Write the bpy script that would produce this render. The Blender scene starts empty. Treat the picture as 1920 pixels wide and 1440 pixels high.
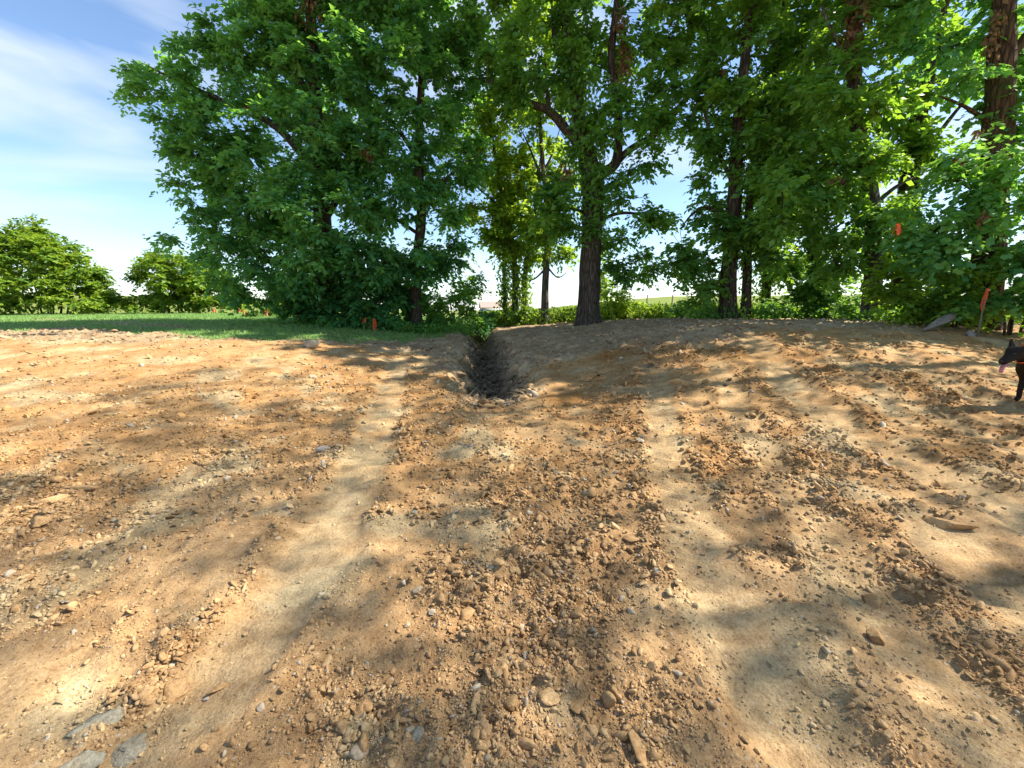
import bpy, math, random
import numpy as np
from mathutils import Vector, Matrix

R = math.radians
sc = bpy.context.scene
COL = sc.collection
rng = np.random.default_rng(7)

# ------------------------------------------------------------------ camera
EYE = 1.5
PITCH = R(10.0)
FPX = 800.0
cam_d = bpy.data.cameras.new('camera')
cam_d.lens = 15.0
cam_d.sensor_width = 36.0
cam_d.clip_start = 0.05
cam_d.clip_end = 3000
cam = bpy.data.objects.new('camera', cam_d)
cam.location = (0, 0, EYE)
cam.rotation_euler = (R(90) - PITCH, 0, 0)
COL.objects.link(cam)
sc.camera = cam

# ------------------------------------------------------------------ sky and sun
SUN_EL, SUN_AZ = R(47), R(84)          # azimuth measured from the view direction towards the right
world = bpy.data.worlds.new('World')
sc.world = world
world.use_nodes = True
nt = world.node_tree
for n in list(nt.nodes):
    nt.nodes.remove(n)
N = nt.nodes.new
L = nt.links.new
wout = N('ShaderNodeOutputWorld')
bg = N('ShaderNodeBackground')
bg.inputs['Strength'].default_value = 0.068
sky = N('ShaderNodeTexSky')
sky.sky_type = 'NISHITA'
sky.sun_disc = False
sky.sun_elevation = SUN_EL
sky.sun_rotation = SUN_AZ
sky.altitude = 200
sky.air_density = 1.0
sky.dust_density = 0.2
sky.ozone_density = 3.0
# thin cirrus drawn over the whole sky, stretched sideways
tc = N('ShaderNodeTexCoord')
mp = N('ShaderNodeMapping')
mp.inputs['Rotation'].default_value = (R(6), R(14), R(62))
mp.inputs['Scale'].default_value = (1.0, 1.0, 4.2)
n1 = N('ShaderNodeTexNoise')
n1.inputs['Scale'].default_value = 2.1
n1.inputs['Detail'].default_value = 5
n1.inputs['Roughness'].default_value = 0.48
n1.inputs['Distortion'].default_value = 0.5
rp = N('ShaderNodeValToRGB')
rp.color_ramp.elements[0].position = 0.47
rp.color_ramp.elements[0].color = (0.0, 0.0, 0.0, 1)
rp.color_ramp.elements[1].position = 0.72
rp.color_ramp.elements[1].color = (0.85, 0.85, 0.85, 1)
mx = N('ShaderNodeMix')
mx.data_type = 'RGBA'
mx.inputs['B'].default_value = (4.0, 4.4, 4.8, 1)
L(tc.outputs['Generated'], mp.inputs['Vector'])
L(mp.outputs['Vector'], n1.inputs['Vector'])
L(n1.outputs['Fac'], rp.inputs['Fac'])
L(rp.outputs['Color'], mx.inputs['Factor'])
L(sky.outputs['Color'], mx.inputs['A'])
L(mx.outputs['Result'], bg.inputs['Color'])
L(bg.outputs['Background'], wout.inputs['Surface'])

sun_d = bpy.data.lights.new('sun', 'SUN')
sun_d.energy = 3.5
sun_d.angle = R(0.53)
sun_d.color = (1.0, 0.93, 0.82)
sun = bpy.data.objects.new('sun', sun_d)
sdir = Vector((math.cos(SUN_EL) * math.sin(SUN_AZ), math.cos(SUN_EL) * math.cos(SUN_AZ), math.sin(SUN_EL)))
sun.rotation_euler = sdir.to_track_quat('Z', 'Y').to_euler()
sun.location = (20, 30, 40)
COL.objects.link(sun)

sc.view_settings.view_transform = 'Standard'
sc.view_settings.look = 'None'
sc.view_settings.gamma = 1
sc.view_settings.use_curve_mapping = False
sc.view_settings.exposure = 1.9
try:
    sc.cycles.max_bounces = 7
    sc.cycles.diffuse_bounces = 4
    sc.cycles.transmission_bounces = 4
    sc.cycles.glossy_bounces = 2
    sc.cycles.use_denoising = True
    sc.cycles.sample_clamp_indirect = 8
except Exception:
    pass

# ------------------------------------------------------------------ small maths
CP, SP = math.cos(PITCH), math.sin(PITCH)


def ray(px, py):
    u, v = (px - 960) / FPX, (720 - py) / FPX
    return np.array([u, CP + v * SP, -SP + v * CP])


def at(px, py, Y):
    d = ray(px, py)
    return np.array([0, 0, EYE]) + d * (Y / d[1])


def project(x, y, z):
    zz = z - EYE
    dep = y * CP - zz * SP
    up = y * SP + zz * CP
    dep = np.where(dep < 0.05, 0.05, dep)
    return 960 + FPX * x / dep, 720 - FPX * up / dep


def smooth(a, b, t):
    t = np.clip((np.asarray(t, float) - a) / (b - a), 0, 1)
    return t * t * (3 - 2 * t)


def hash2(ix, iy, seed=0):
    h = (ix.astype(np.int64) * 374761393 + iy.astype(np.int64) * 668265263 + seed * 1442695041) & 0xFFFFFFFF
    h = ((h ^ (h >> 13)) * 1274126177) & 0xFFFFFFFF
    h = h ^ (h >> 16)
    h = (h * 2246822519) & 0xFFFFFFFF
    return ((h ^ (h >> 15)) & 0xFFFFFF) / float(0x1000000)


def perlin(x, y, seed=0):
    ix, iy = np.floor(x), np.floor(y)
    fx, fy = x - ix, y - iy
    u, v = fx * fx * fx * (fx * (fx * 6 - 15) + 10), fy * fy * fy * (fy * (fy * 6 - 15) + 10)

    def g(dx, dy):
        a = hash2(ix + dx, iy + dy, seed) * 2 * math.pi
        return np.cos(a) * (fx - dx) + np.sin(a) * (fy - dy)
    a = g(0, 0) * (1 - u) + g(1, 0) * u
    b = g(0, 1) * (1 - u) + g(1, 1) * u
    return (a * (1 - v) + b * v) * 1.5


def fbm(x, y, octv=4, seed=0, gain=0.5):
    s, a = np.zeros_like(x), 1.0
    for k in range(octv):
        s += a * perlin(x * 2 ** k, y * 2 ** k, seed + 17 * k)
        a *= gain
    return s


def worley(x, y, seed=0):
    ix, iy = np.floor(x), np.floor(y)
    f1 = np.full_like(x, 9.0)
    idv = np.zeros_like(x)
    for dx in (-1, 0, 1):
        for dy in (-1, 0, 1):
            cx, cy = ix + dx, iy + dy
            px = cx + hash2(cx, cy, seed)
            py = cy + hash2(cx, cy, seed + 5)
            d = (px - x) ** 2 + (py - y) ** 2
            m = d < f1
            f1 = np.where(m, d, f1)
            idv = np.where(m, hash2(cx, cy, seed + 9), idv)
    return np.sqrt(f1), idv


# ------------------------------------------------------------------ tagging and mesh helpers
def tag(o, label=None, cat=None, group=None, kind=None):
    if label:
        o['label'] = label
    if cat:
        o['category'] = cat
    if group:
        o['group'] = group
    if kind:
        o['kind'] = kind
    return o


def empty(name, loc, rz=0.0):
    o = bpy.data.objects.new(name, None)
    o.empty_display_size = 0.2
    o.location = loc
    o.rotation_euler = (0, 0, rz)
    COL.objects.link(o)
    return o


def link(name, me, mat=None, parent=None, loc=None):
    o = bpy.data.objects.new(name, me)
    COL.objects.link(o)
    if mat is not None and len(me.materials) == 0:
        me.materials.append(mat)
    if parent is not None:
        o.parent = parent
    if loc is not None:
        o.location = loc
    return o


def mesh(name, V, F, attrs=None, shade=False):
    V = np.asarray(V, np.float32)
    me = bpy.data.meshes.new(name)
    F = np.asarray(F, np.int32)
    k = F.shape[1]
    me.vertices.add(len(V))
    me.vertices.foreach_set('co', V.ravel())
    me.loops.add(F.size)
    me.loops.foreach_set('vertex_index', F.ravel())
    me.polygons.add(len(F))
    me.polygons.foreach_set('loop_start', np.arange(0, F.size, k, dtype=np.int32))
    me.polygons.foreach_set('loop_total', np.full(len(F), k, np.int32))
    if shade:
        me.polygons.foreach_set('use_smooth', np.ones(len(F), bool))
    for an, arr in (attrs or {}).items():
        arr = np.asarray(arr, np.float32)
        if arr.ndim == 1:
            a = me.attributes.new(an, 'FLOAT', 'POINT')
            a.data.foreach_set('value', arr)
        else:
            a = me.attributes.new(an, 'FLOAT_COLOR', 'POINT')
            if arr.shape[1] == 3:
                arr = np.concatenate([arr, np.ones((len(arr), 1), np.float32)], 1)
            a.data.foreach_set('color', arr.ravel())
    me.update(calc_edges=True)
    me.validate()
    return me


# ------------------------------------------------------------------ materials
def new_mat(name):
    m = bpy.data.materials.new(name)
    m.use_nodes = True
    t = m.node_tree
    for n in list(t.nodes):
        t.nodes.remove(n)
    return m, t.nodes.new, t.links.new


def mix_rgb(Nn, Ln, a, b, f, mode='MIX'):
    m = Nn('ShaderNodeMix')
    m.data_type = 'RGBA'
    m.blend_type = mode
    for key, v in (('A', a), ('B', b), ('Factor', f)):
        if hasattr(v, 'links'):
            Ln(v, m.inputs[key])
        elif key == 'Factor':
            m.inputs[key].default_value = v
        else:
            m.inputs[key].default_value = (*v, 1)
    return m.outputs['Result']


def ramp(Nn, Ln, src, stops):
    r = Nn('ShaderNodeValToRGB')
    e = r.color_ramp.elements
    while len(e) < len(stops):
        e.new(0.5)
    for el, (p, c) in zip(e, stops):
        el.position = p
        el.color = (*c, 1) if not isinstance(c, (int, float)) else (c, c, c, 1)
    Ln(src, r.inputs['Fac'])
    return r.outputs['Color']


def noise(Nn, Ln, vec, scale, detail=4, rough=0.55, dist=0.0):
    n = Nn('ShaderNodeTexNoise')
    n.inputs['Scale'].default_value = scale
    n.inputs['Detail'].default_value = detail
    n.inputs['Roughness'].default_value = rough
    n.inputs['Distortion'].default_value = dist
    if vec is not None:
        Ln(vec, n.inputs['Vector'])
    return n.outputs['Fac']


def soil_material(name, base_attr=None, base=None, tint_attr=None, obj_rand=False, rough=0.95, bump=0.35, fine=1.0):
    m, Nn, Ln = new_mat(name)
    out = Nn('ShaderNodeOutputMaterial')
    bs = Nn('ShaderNodeBsdfPrincipled')
    bs.inputs['Roughness'].default_value = rough
    bs.inputs['Specular IOR Level'].default_value = 0.15
    geo = Nn('ShaderNodeNewGeometry')
    pos = geo.outputs['Position']
    if base_attr:
        a = Nn('ShaderNodeAttribute')
        a.attribute_name = base_attr
        col = a.outputs['Color']
    else:
        c = Nn('ShaderNodeRGB')
        c.outputs[0].default_value = (*base, 1)
        col = c.outputs[0]
    n_big = noise(Nn, Ln, pos, 1.3, 5, 0.6)
    n_mid = noise(Nn, Ln, pos, 11.0, 6, 0.68)
    n_fin = noise(Nn, Ln, pos, 75.0 * fine, 4, 0.7)
    col = mix_rgb(Nn, Ln, col, ramp(Nn, Ln, n_big, [(0.3, (0.86, 0.80, 0.74)), (0.7, (1.12, 1.14, 1.14))]), 1.0, 'MULTIPLY')
    col = mix_rgb(Nn, Ln, col, ramp(Nn, Ln, n_mid, [(0.28, (0.66, 0.60, 0.54)), (0.5, (1, 1, 1)), (0.75, (1.22, 1.24, 1.22))]), 1.0, 'MULTIPLY')
    col = mix_rgb(Nn, Ln, col, ramp(Nn, Ln, n_fin, [(0.25, (0.62, 0.57, 0.52)), (0.5, (1, 1, 1)), (0.78, (1.3, 1.3, 1.28))]), 1.0, 'MULTIPLY')
    # pale grit: scattered small light stone chips
    vo = Nn('ShaderNodeTexVoronoi')
    vo.inputs['Scale'].default_value = 55.0 * fine
    Ln(pos, vo.inputs['Vector'])
    sep = Nn('ShaderNodeSeparateColor')
    Ln(vo.outputs['Color'], sep.inputs[0])
    chip = ramp(Nn, Ln, sep.outputs[0], [(0.955, 0.0), (0.965, 1.0)])
    near = ramp(Nn, Ln, vo.outputs['Distance'], [(0.28, 1.0), (0.4, 0.0)])
    cf = mix_rgb(Nn, Ln, mix_rgb(Nn, Ln, chip, near, 1.0, 'MULTIPLY'), (0.7, 0.7, 0.7), 1.0, 'MULTIPLY')
    col = mix_rgb(Nn, Ln, col, (0.42, 0.35, 0.26), cf)
    if obj_rand:
        oi = Nn('ShaderNodeObjectInfo')
        col = mix_rgb(Nn, Ln, col, ramp(Nn, Ln, oi.outputs['Random'], [(0.0, (0.78, 0.74, 0.70)), (0.55, (1.05, 1.0, 0.95)), (0.85, (1.10, 1.10, 1.08)), (1.0, (1.08, 1.14, 1.2))]), 1.0, 'MULTIPLY')
    Ln(col, bs.inputs['Base Color'])
    bsum = Nn('ShaderNodeMath')
    bsum.operation = 'ADD'
    Ln(n_fin, bsum.inputs[0])
    Ln(n_mid, bsum.inputs[1])
    vs = Nn('ShaderNodeMath')
    vs.operation = 'MULTIPLY'
    vs.inputs[1].default_value = 0.3
    Ln(vo.outputs['Distance'], vs.inputs[0])
    b2 = Nn('ShaderNodeMath')
    b2.operation = 'SUBTRACT'
    Ln(bsum.outputs[0], b2.inputs[0])
    Ln(vs.outputs[0], b2.inputs[1])
    bp = Nn('ShaderNodeBump')
    bp.inputs['Strength'].default_value = bump
    bp.inputs['Distance'].default_value = 0.02
    Ln(b2.outputs[0], bp.inputs['Height'])
    Ln(bp.outputs['Normal'], bs.inputs['Normal'])
    Ln(bs.outputs[0], out.inputs['Surface'])
    return m


def leaf_material(name, dark, mid, light, trans, tfac=0.42, spec=0.3):
    m, Nn, Ln = new_mat(name)
    out = Nn('ShaderNodeOutputMaterial')
    a = Nn('ShaderNodeAttribute')
    a.attribute_name = 'tint'
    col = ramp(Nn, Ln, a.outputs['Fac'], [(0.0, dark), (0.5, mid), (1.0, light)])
    bs = Nn('ShaderNodeBsdfPrincipled')
    bs.inputs['Roughness'].default_value = 0.5
    bs.inputs['Specular IOR Level'].default_value = spec
    Ln(col, bs.inputs['Base Color'])
    tr = Nn('ShaderNodeBsdfTranslucent')
    tcol = mix_rgb(Nn, Ln, trans, ramp(Nn, Ln, a.outputs['Fac'], [(0.0, (0.6, 0.7, 0.6)), (1.0, (1.3, 1.2, 1.1))]), 1.0, 'MULTIPLY')
    Ln(tcol, tr.inputs['Color'])
    ms = Nn('ShaderNodeMixShader')
    ms.inputs[0].default_value = tfac
    Ln(bs.outputs[0], ms.inputs[1])
    Ln(tr.outputs[0], ms.inputs[2])
    Ln(ms.outputs[0], out.inputs['Surface'])
    return m


def bark_material(name, c0, c1, scale=9.0, mossy=0.0):
    m, Nn, Ln = new_mat(name)
    out = Nn('ShaderNodeOutputMaterial')
    bs = Nn('ShaderNodeBsdfPrincipled')
    bs.inputs['Roughness'].default_value = 0.9
    bs.inputs['Specular IOR Level'].default_value = 0.15
    tcn = Nn('ShaderNodeTexCoord')
    mpn = Nn('ShaderNodeMapping')
    mpn.inputs['Scale'].default_value = (scale, scale, scale * 0.16)
    Ln(tcn.outputs['Object'], mpn.inputs['Vector'])
    nf = noise(Nn, Ln, mpn.outputs['Vector'], 2.2, 6, 0.65, 0.6)
    vo = Nn('ShaderNodeTexVoronoi')
    vo.feature = 'DISTANCE_TO_EDGE'
    vo.inputs['Scale'].default_value = 1.8
    Ln(mpn.outputs['Vector'], vo.inputs['Vector'])
    groove = ramp(Nn, Ln, vo.outputs['Distance'], [(0.0, 0.35), (0.25, 1.0)])
    col = ramp(Nn, Ln, nf, [(0.3, c0), (0.7, c1)])
    col = mix_rgb(Nn, Ln, col, groove, 1.0, 'MULTIPLY')
    if mossy:
        nb = noise(Nn, Ln, tcn.outputs['Object'], 1.7, 4, 0.6)
        col = mix_rgb(Nn, Ln, col, (0.05, 0.075, 0.02), ramp(Nn, Ln, nb, [(0.5, 0.0), (0.65, mossy)]))
    Ln(col, bs.inputs['Base Color'])
    hs = Nn('ShaderNodeMath')
    hs.operation = 'ADD'
    Ln(nf, hs.inputs[0])
    Ln(groove, hs.inputs[1])
    bp = Nn('ShaderNodeBump')
    bp.inputs['Strength'].default_value = 0.8
    bp.inputs['Distance'].default_value = 0.03
    Ln(hs.outputs[0], bp.inputs['Height'])
    Ln(bp.outputs['Normal'], bs.inputs['Normal'])
    Ln(bs.outputs[0], out.inputs['Surface'])
    return m


def plain_material(name, col, rough=0.7, spec=0.3, vary=0.25, scale=30, trans=0.0):
    m, Nn, Ln = new_mat(name)
    out = Nn('ShaderNodeOutputMaterial')
    bs = Nn('ShaderNodeBsdfPrincipled')
    bs.inputs['Roughness'].default_value = rough
    bs.inputs['Specular IOR Level'].default_value = spec
    tcn = Nn('ShaderNodeTexCoord')
    nf = noise(Nn, Ln, tcn.outputs['Object'], scale, 4, 0.6)
    lo, hi = 1 - vary, 1 + vary
    c = mix_rgb(Nn, Ln, col, ramp(Nn, Ln, nf, [(0.3, (lo, lo, lo)), (0.7, (hi, hi, hi))]), 1.0, 'MULTIPLY')
    Ln(c, bs.inputs['Base Color'])
    if trans:
        tr = Nn('ShaderNodeBsdfTranslucent')
        Ln(c, tr.inputs['Color'])
        ms = Nn('ShaderNodeMixShader')
        ms.inputs[0].default_value = trans
        Ln(bs.outputs[0], ms.inputs[1])
        Ln(tr.outputs[0], ms.inputs[2])
        Ln(ms.outputs[0], out.inputs['Surface'])
    else:
        Ln(bs.outputs[0], out.inputs['Surface'])
    return m


M = {}
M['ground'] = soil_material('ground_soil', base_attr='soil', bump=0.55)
M['clod'] = soil_material('clod_soil', base=(0.395, 0.258, 0.13), obj_rand=True, bump=0.4)
M['crumbs'] = soil_material('crumb_soil', base_attr='soil', bump=0.3)
M['grey_slab'] = soil_material('grey_slab', base=(0.30, 0.27, 0.20), bump=0.5)
M['dark_clod'] = soil_material('dark_clod', base=(0.12, 0.092, 0.066), bump=0.5)
M['pale_stone'] = soil_material('pale_stone', base=(0.36, 0.285, 0.20), bump=0.3, rough=0.85)
M['blue_stone'] = soil_material('blue_stone', base=(0.38, 0.34, 0.28), bump=0.3, rough=0.85)
M['boulder'] = soil_material('boulder', base=(0.42, 0.35, 0.26), bump=0.5, fine=0.4)
M['grey_rock'] = soil_material('grey_rock', base=(0.20, 0.195, 0.18), bump=0.6, fine=0.3)
M['leaf'] = leaf_material('leaf_maple', (0.038, 0.125, 0.036), (0.078, 0.215, 0.050), (0.15, 0.29, 0.05), (0.36, 0.62, 0.045))
M['leaf_cool'] = leaf_material('leaf_cool', (0.038, 0.145, 0.062), (0.076, 0.245, 0.095), (0.145, 0.32, 0.085), (0.32, 0.64, 0.07), tfac=0.45)
M['leaf_light'] = leaf_material('leaf_light', (0.07, 0.16, 0.022), (0.13, 0.25, 0.03), (0.22, 0.33, 0.04), (0.48, 0.68, 0.045), tfac=0.45)
M['leaf_bush'] = leaf_material('leaf_bush', (0.05, 0.12, 0.016), (0.12, 0.23, 0.024), (0.24, 0.31, 0.03), (0.34, 0.48, 0.03), tfac=0.38)
M['leaf_dead'] = leaf_material('leaf_dead', (0.09, 0.055, 0.03), (0.19, 0.115, 0.06), (0.30, 0.19, 0.10), (0.32, 0.19, 0.08), tfac=0.3, spec=0.1)
M['grass'] = leaf_material('grass_blade', (0.09, 0.20, 0.045), (0.16, 0.32, 0.08), (0.28, 0.38, 0.12), (0.2, 0.4, 0.06), tfac=0.3)
M['straw'] = leaf_material('straw', (0.07, 0.055, 0.035), (0.17, 0.14, 0.09), (0.34, 0.28, 0.18), (0.2, 0.16, 0.1), tfac=0.15, spec=0.1)
M['weed'] = leaf_material('weed_leaf', (0.035, 0.09, 0.012), (0.075, 0.155, 0.018), (0.14, 0.22, 0.03), (0.26, 0.40, 0.03), tfac=0.42)
M['bark'] = bark_material('bark', (0.045, 0.036, 0.028), (0.16, 0.125, 0.095))
M['bark_grey'] = bark_material('bark_grey', (0.07, 0.06, 0.05), (0.21, 0.18, 0.15), 7.0, mossy=0.5)
M['bark_vine'] = bark_material('bark_vine', (0.05, 0.035, 0.022), (0.17, 0.10, 0.06), 8.0, mossy=0.4)
M['wood'] = plain_material('stake_wood', (0.42, 0.28, 0.16), 0.8)
M['orange'] = plain_material('orange_tape', (0.85, 0.12, 0.03), 0.45, 0.4, 0.15, 40, trans=0.25)
M['dog'] = plain_material('black_fur', (0.016, 0.011, 0.008), 0.75, 0.2, 0.6, 90)
M['tongue'] = plain_material('tongue', (0.48, 0.16, 0.20), 0.4, 0.5)
M['collar'] = plain_material('collar', (0.85, 0.14, 0.03), 0.5, 0.4, 0.1)
M['eye'] = plain_material('eye', (0.03, 0.015, 0.006), 0.15, 0.6, 0.0)
M['nose'] = plain_material('nose', (0.01, 0.01, 0.01), 0.35, 0.5, 0.1)
M['siding'] = plain_material('siding', (0.62, 0.62, 0.60), 0.7)
M['roofing'] = plain_material('roofing', (0.34, 0.24, 0.20), 0.8)
M['pane'] = plain_material('window_pane', (0.04, 0.05, 0.06), 0.1, 0.6, 0.1)
M['post'] = plain_material('weathered_post', (0.16, 0.14, 0.12), 0.85)


# ------------------------------------------------------------------ terrain
def axis_x(y):
    return -0.24 - 0.098 * (np.asarray(y, float) - 5.6)


def interp(y, pts):
    a = np.array(pts, float)
    return np.interp(y, a[:, 0], a[:, 1])


def macro(x, y):
    """large shape of the land, before the trench and the surface relief"""
    x = np.asarray(x, float)
    y = np.asarray(y, float)
    yc = np.clip(y, -60, 40)
    zb = interp(yc, [(-60, -1.5), (-5, -.3), (0, 0), (3, .1), (6, .25), (10, .5), (13, .68), (18, .84), (24, .9), (40, .95)])
    xp = x - axis_x(np.clip(y, -5, 18))
    hr = interp(yc, [(-10, -.2), (0, 0), (3, .12), (4.7, .25), (6.5, .52), (8, .70), (9.5, .72), (11, .62), (14, .42), (18, .25), (26, .1), (40, 0)])
    hl = interp(yc, [(-10, -.1), (0, 0), (3, .05), (6, .2), (9, .38), (13, .33), (20, .27), (26, .38), (40, .3)])
    z = zb + hr * smooth(.2, 5.4, xp) + hl * smooth(.5, 6.5, -xp)
    # a last low ridge of spoil along the right side of the trench
    z = z + 0.10 * np.exp(-((xp - 1.6) / 0.8) ** 2) * smooth(6.5, 9, y) * (1 - smooth(15, 17, y))
    ya = np.maximum(y, 1.0)
    a = np.clip(x / ya, -2.5, 2.5)
    A = interp(a, [(-2.5, .03), (-1.2, .03), (-.9, .030), (-.6, .018), (-.2, -.02), (-.02, -.021), (.08, -.002), (.2, .016), (.36, .028), (.7, .031), (2.5, .03)])
    s = -.022 + (A + .022) * smooth(32, 165, y)
    zf = EYE + s * np.minimum(y, 170) - 0.0 * y
    w = smooth(22, 36, y)
    return z * (1 - w) + zf * w


def ground_px(px, py):
    """where the sight line through a pixel of the photograph meets the land"""
    d = ray(px, py)
    ys = np.concatenate([np.arange(0.4, 12, .01), np.arange(12, 60, .05)])
    t = ys / d[1]
    below = EYE + d[2] * t <= macro(d[0] * t, ys)
    i = int(np.argmax(below)) if below.any() else len(ys) - 1
    return np.array([d[0] * t[i], ys[i], macro(d[0] * t[i], ys[i])])


def trench_depth(x, y):
    xp = x - axis_x(y) + 0.10 * perlin(y * 1.1, y * 0 + 3.3, 41) + .09 * perlin(x * 2.2, y * 2.2, 43) + .05 * perlin(x * 6, y * 6, 44)
    half = interp(y, [(5.0, .40), (6.2, .54), (8, .52), (12, .44), (17, .40)]) * (1 + 0.15 * perlin(y * 2.1, y * 0 + 7.7, 42))
    prof = 1 - smooth(half * 0.15, half * 1.4, np.abs(xp) * np.where(xp > 0, .85, 1.1))
    along = smooth(5.0, 7.2, y) * (1 - smooth(15.5, 16.6, y))
    dep = interp(y, [(5, .2), (7, .5), (9, .62), (17, .62)])
    lip = 0.03 * np.exp(-((np.abs(xp) - half * 1.6) / 0.25) ** 2) * along
    return prof * along * dep, lip, xp


TRACKS = [  # centre lines of the tyre tracks as seen, half width in metres, strength
    ([(745, 672), (735, 720), (715, 800), (665, 905), (590, 1030), (480, 1190), (340, 1380), (250, 1500)], .25, 1.0),
    ([(1225, 690), (1235, 760), (1255, 860), (1300, 1000), (1370, 1140), (1480, 1320), (1590, 1470)], .22, 1.0),
    ([(1330, 668), (1372, 740), (1440, 850), (1540, 1000), (1680, 1180), (1900, 1440)], .20, .9),
    ([(1405, 630), (1480, 720), (1580, 800), (1740, 880), (1960, 985)], .28, 1.0),
    ([(1510, 630), (1640, 720), (1800, 800), (1990, 880)], .18, .9),
    ([(1620, 630), (1720, 690), (1850, 755), (1990, 815)], .24, .9),
    ([(1010, 780), (985, 830), (900, 900), (850, 960)], .2, .5),
    ([(520, 660), (420, 700), (260, 745), (40, 800)], .22, .5),
    ([(1760, 1000), (1840, 1080), (1990, 1200)], .22, .9),
]
TRACKW = []
for pts, hw, st in TRACKS:
    TRACKW.append((np.array([ground_px(*p)[:2] for p in pts]), hw, st))


def track_field(x, y):
    best = np.zeros_like(x)
    tread = np.zeros_like(x)
    edge = np.zeros_like(x)
    for P, hw, st in TRACKW:
        dm = np.full_like(x, 99.0)
        sm = np.zeros_like(x)
        acc = 0.0
        for a, b in zip(P[:-1], P[1:]):
            e = b - a
            l = np.hypot(*e)
            t = np.clip(((x - a[0]) * e[0] + (y - a[1]) * e[1]) / (l * l), 0, 1)
            d = np.hypot(x - a[0] - e[0] * t, y - a[1] - e[1] * t)
            m = d < dm
            dm = np.where(m, d, dm)
            sm = np.where(m, acc + t * l, sm)
            acc += l
        dm = dm + 0.07 * perlin(x * 2.7, y * 2.7, 61)
        edge = np.maximum(edge, st * np.exp(-((dm - hw * 1.2) / .09) ** 2))
        w = st * (1 - smooth(hw * .6, hw * 1.05, dm))
        tr = np.sin(2 * np.pi * (sm + .25 * dm + .05 * perlin(x * 3, y * 3, 62)) / 0.12)
        m = w > best
        best = np.where(m, w * .85, best)
        tread = np.where(m, tr * w, tread)
    return best, tread, edge


# rough areas: (px, py, radius px x, radius px y, weight) as they lie on the ground in view
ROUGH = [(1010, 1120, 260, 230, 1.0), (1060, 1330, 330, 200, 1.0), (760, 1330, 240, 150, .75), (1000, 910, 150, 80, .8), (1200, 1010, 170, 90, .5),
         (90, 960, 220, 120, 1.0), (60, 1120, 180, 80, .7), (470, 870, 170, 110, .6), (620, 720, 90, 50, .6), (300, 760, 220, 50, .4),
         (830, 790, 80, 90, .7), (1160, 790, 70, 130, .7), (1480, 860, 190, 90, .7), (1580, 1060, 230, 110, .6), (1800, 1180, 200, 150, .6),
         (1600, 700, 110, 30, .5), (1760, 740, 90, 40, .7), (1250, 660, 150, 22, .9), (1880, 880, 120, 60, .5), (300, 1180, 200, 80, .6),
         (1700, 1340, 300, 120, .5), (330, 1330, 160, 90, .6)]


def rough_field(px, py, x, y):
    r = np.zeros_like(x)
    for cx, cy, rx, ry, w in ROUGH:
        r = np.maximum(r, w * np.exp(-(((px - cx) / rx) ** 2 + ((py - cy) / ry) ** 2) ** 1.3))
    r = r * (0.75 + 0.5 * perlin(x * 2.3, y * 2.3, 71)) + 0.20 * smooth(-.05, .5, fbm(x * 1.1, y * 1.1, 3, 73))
    return np.clip(r, 0, 1)


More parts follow.
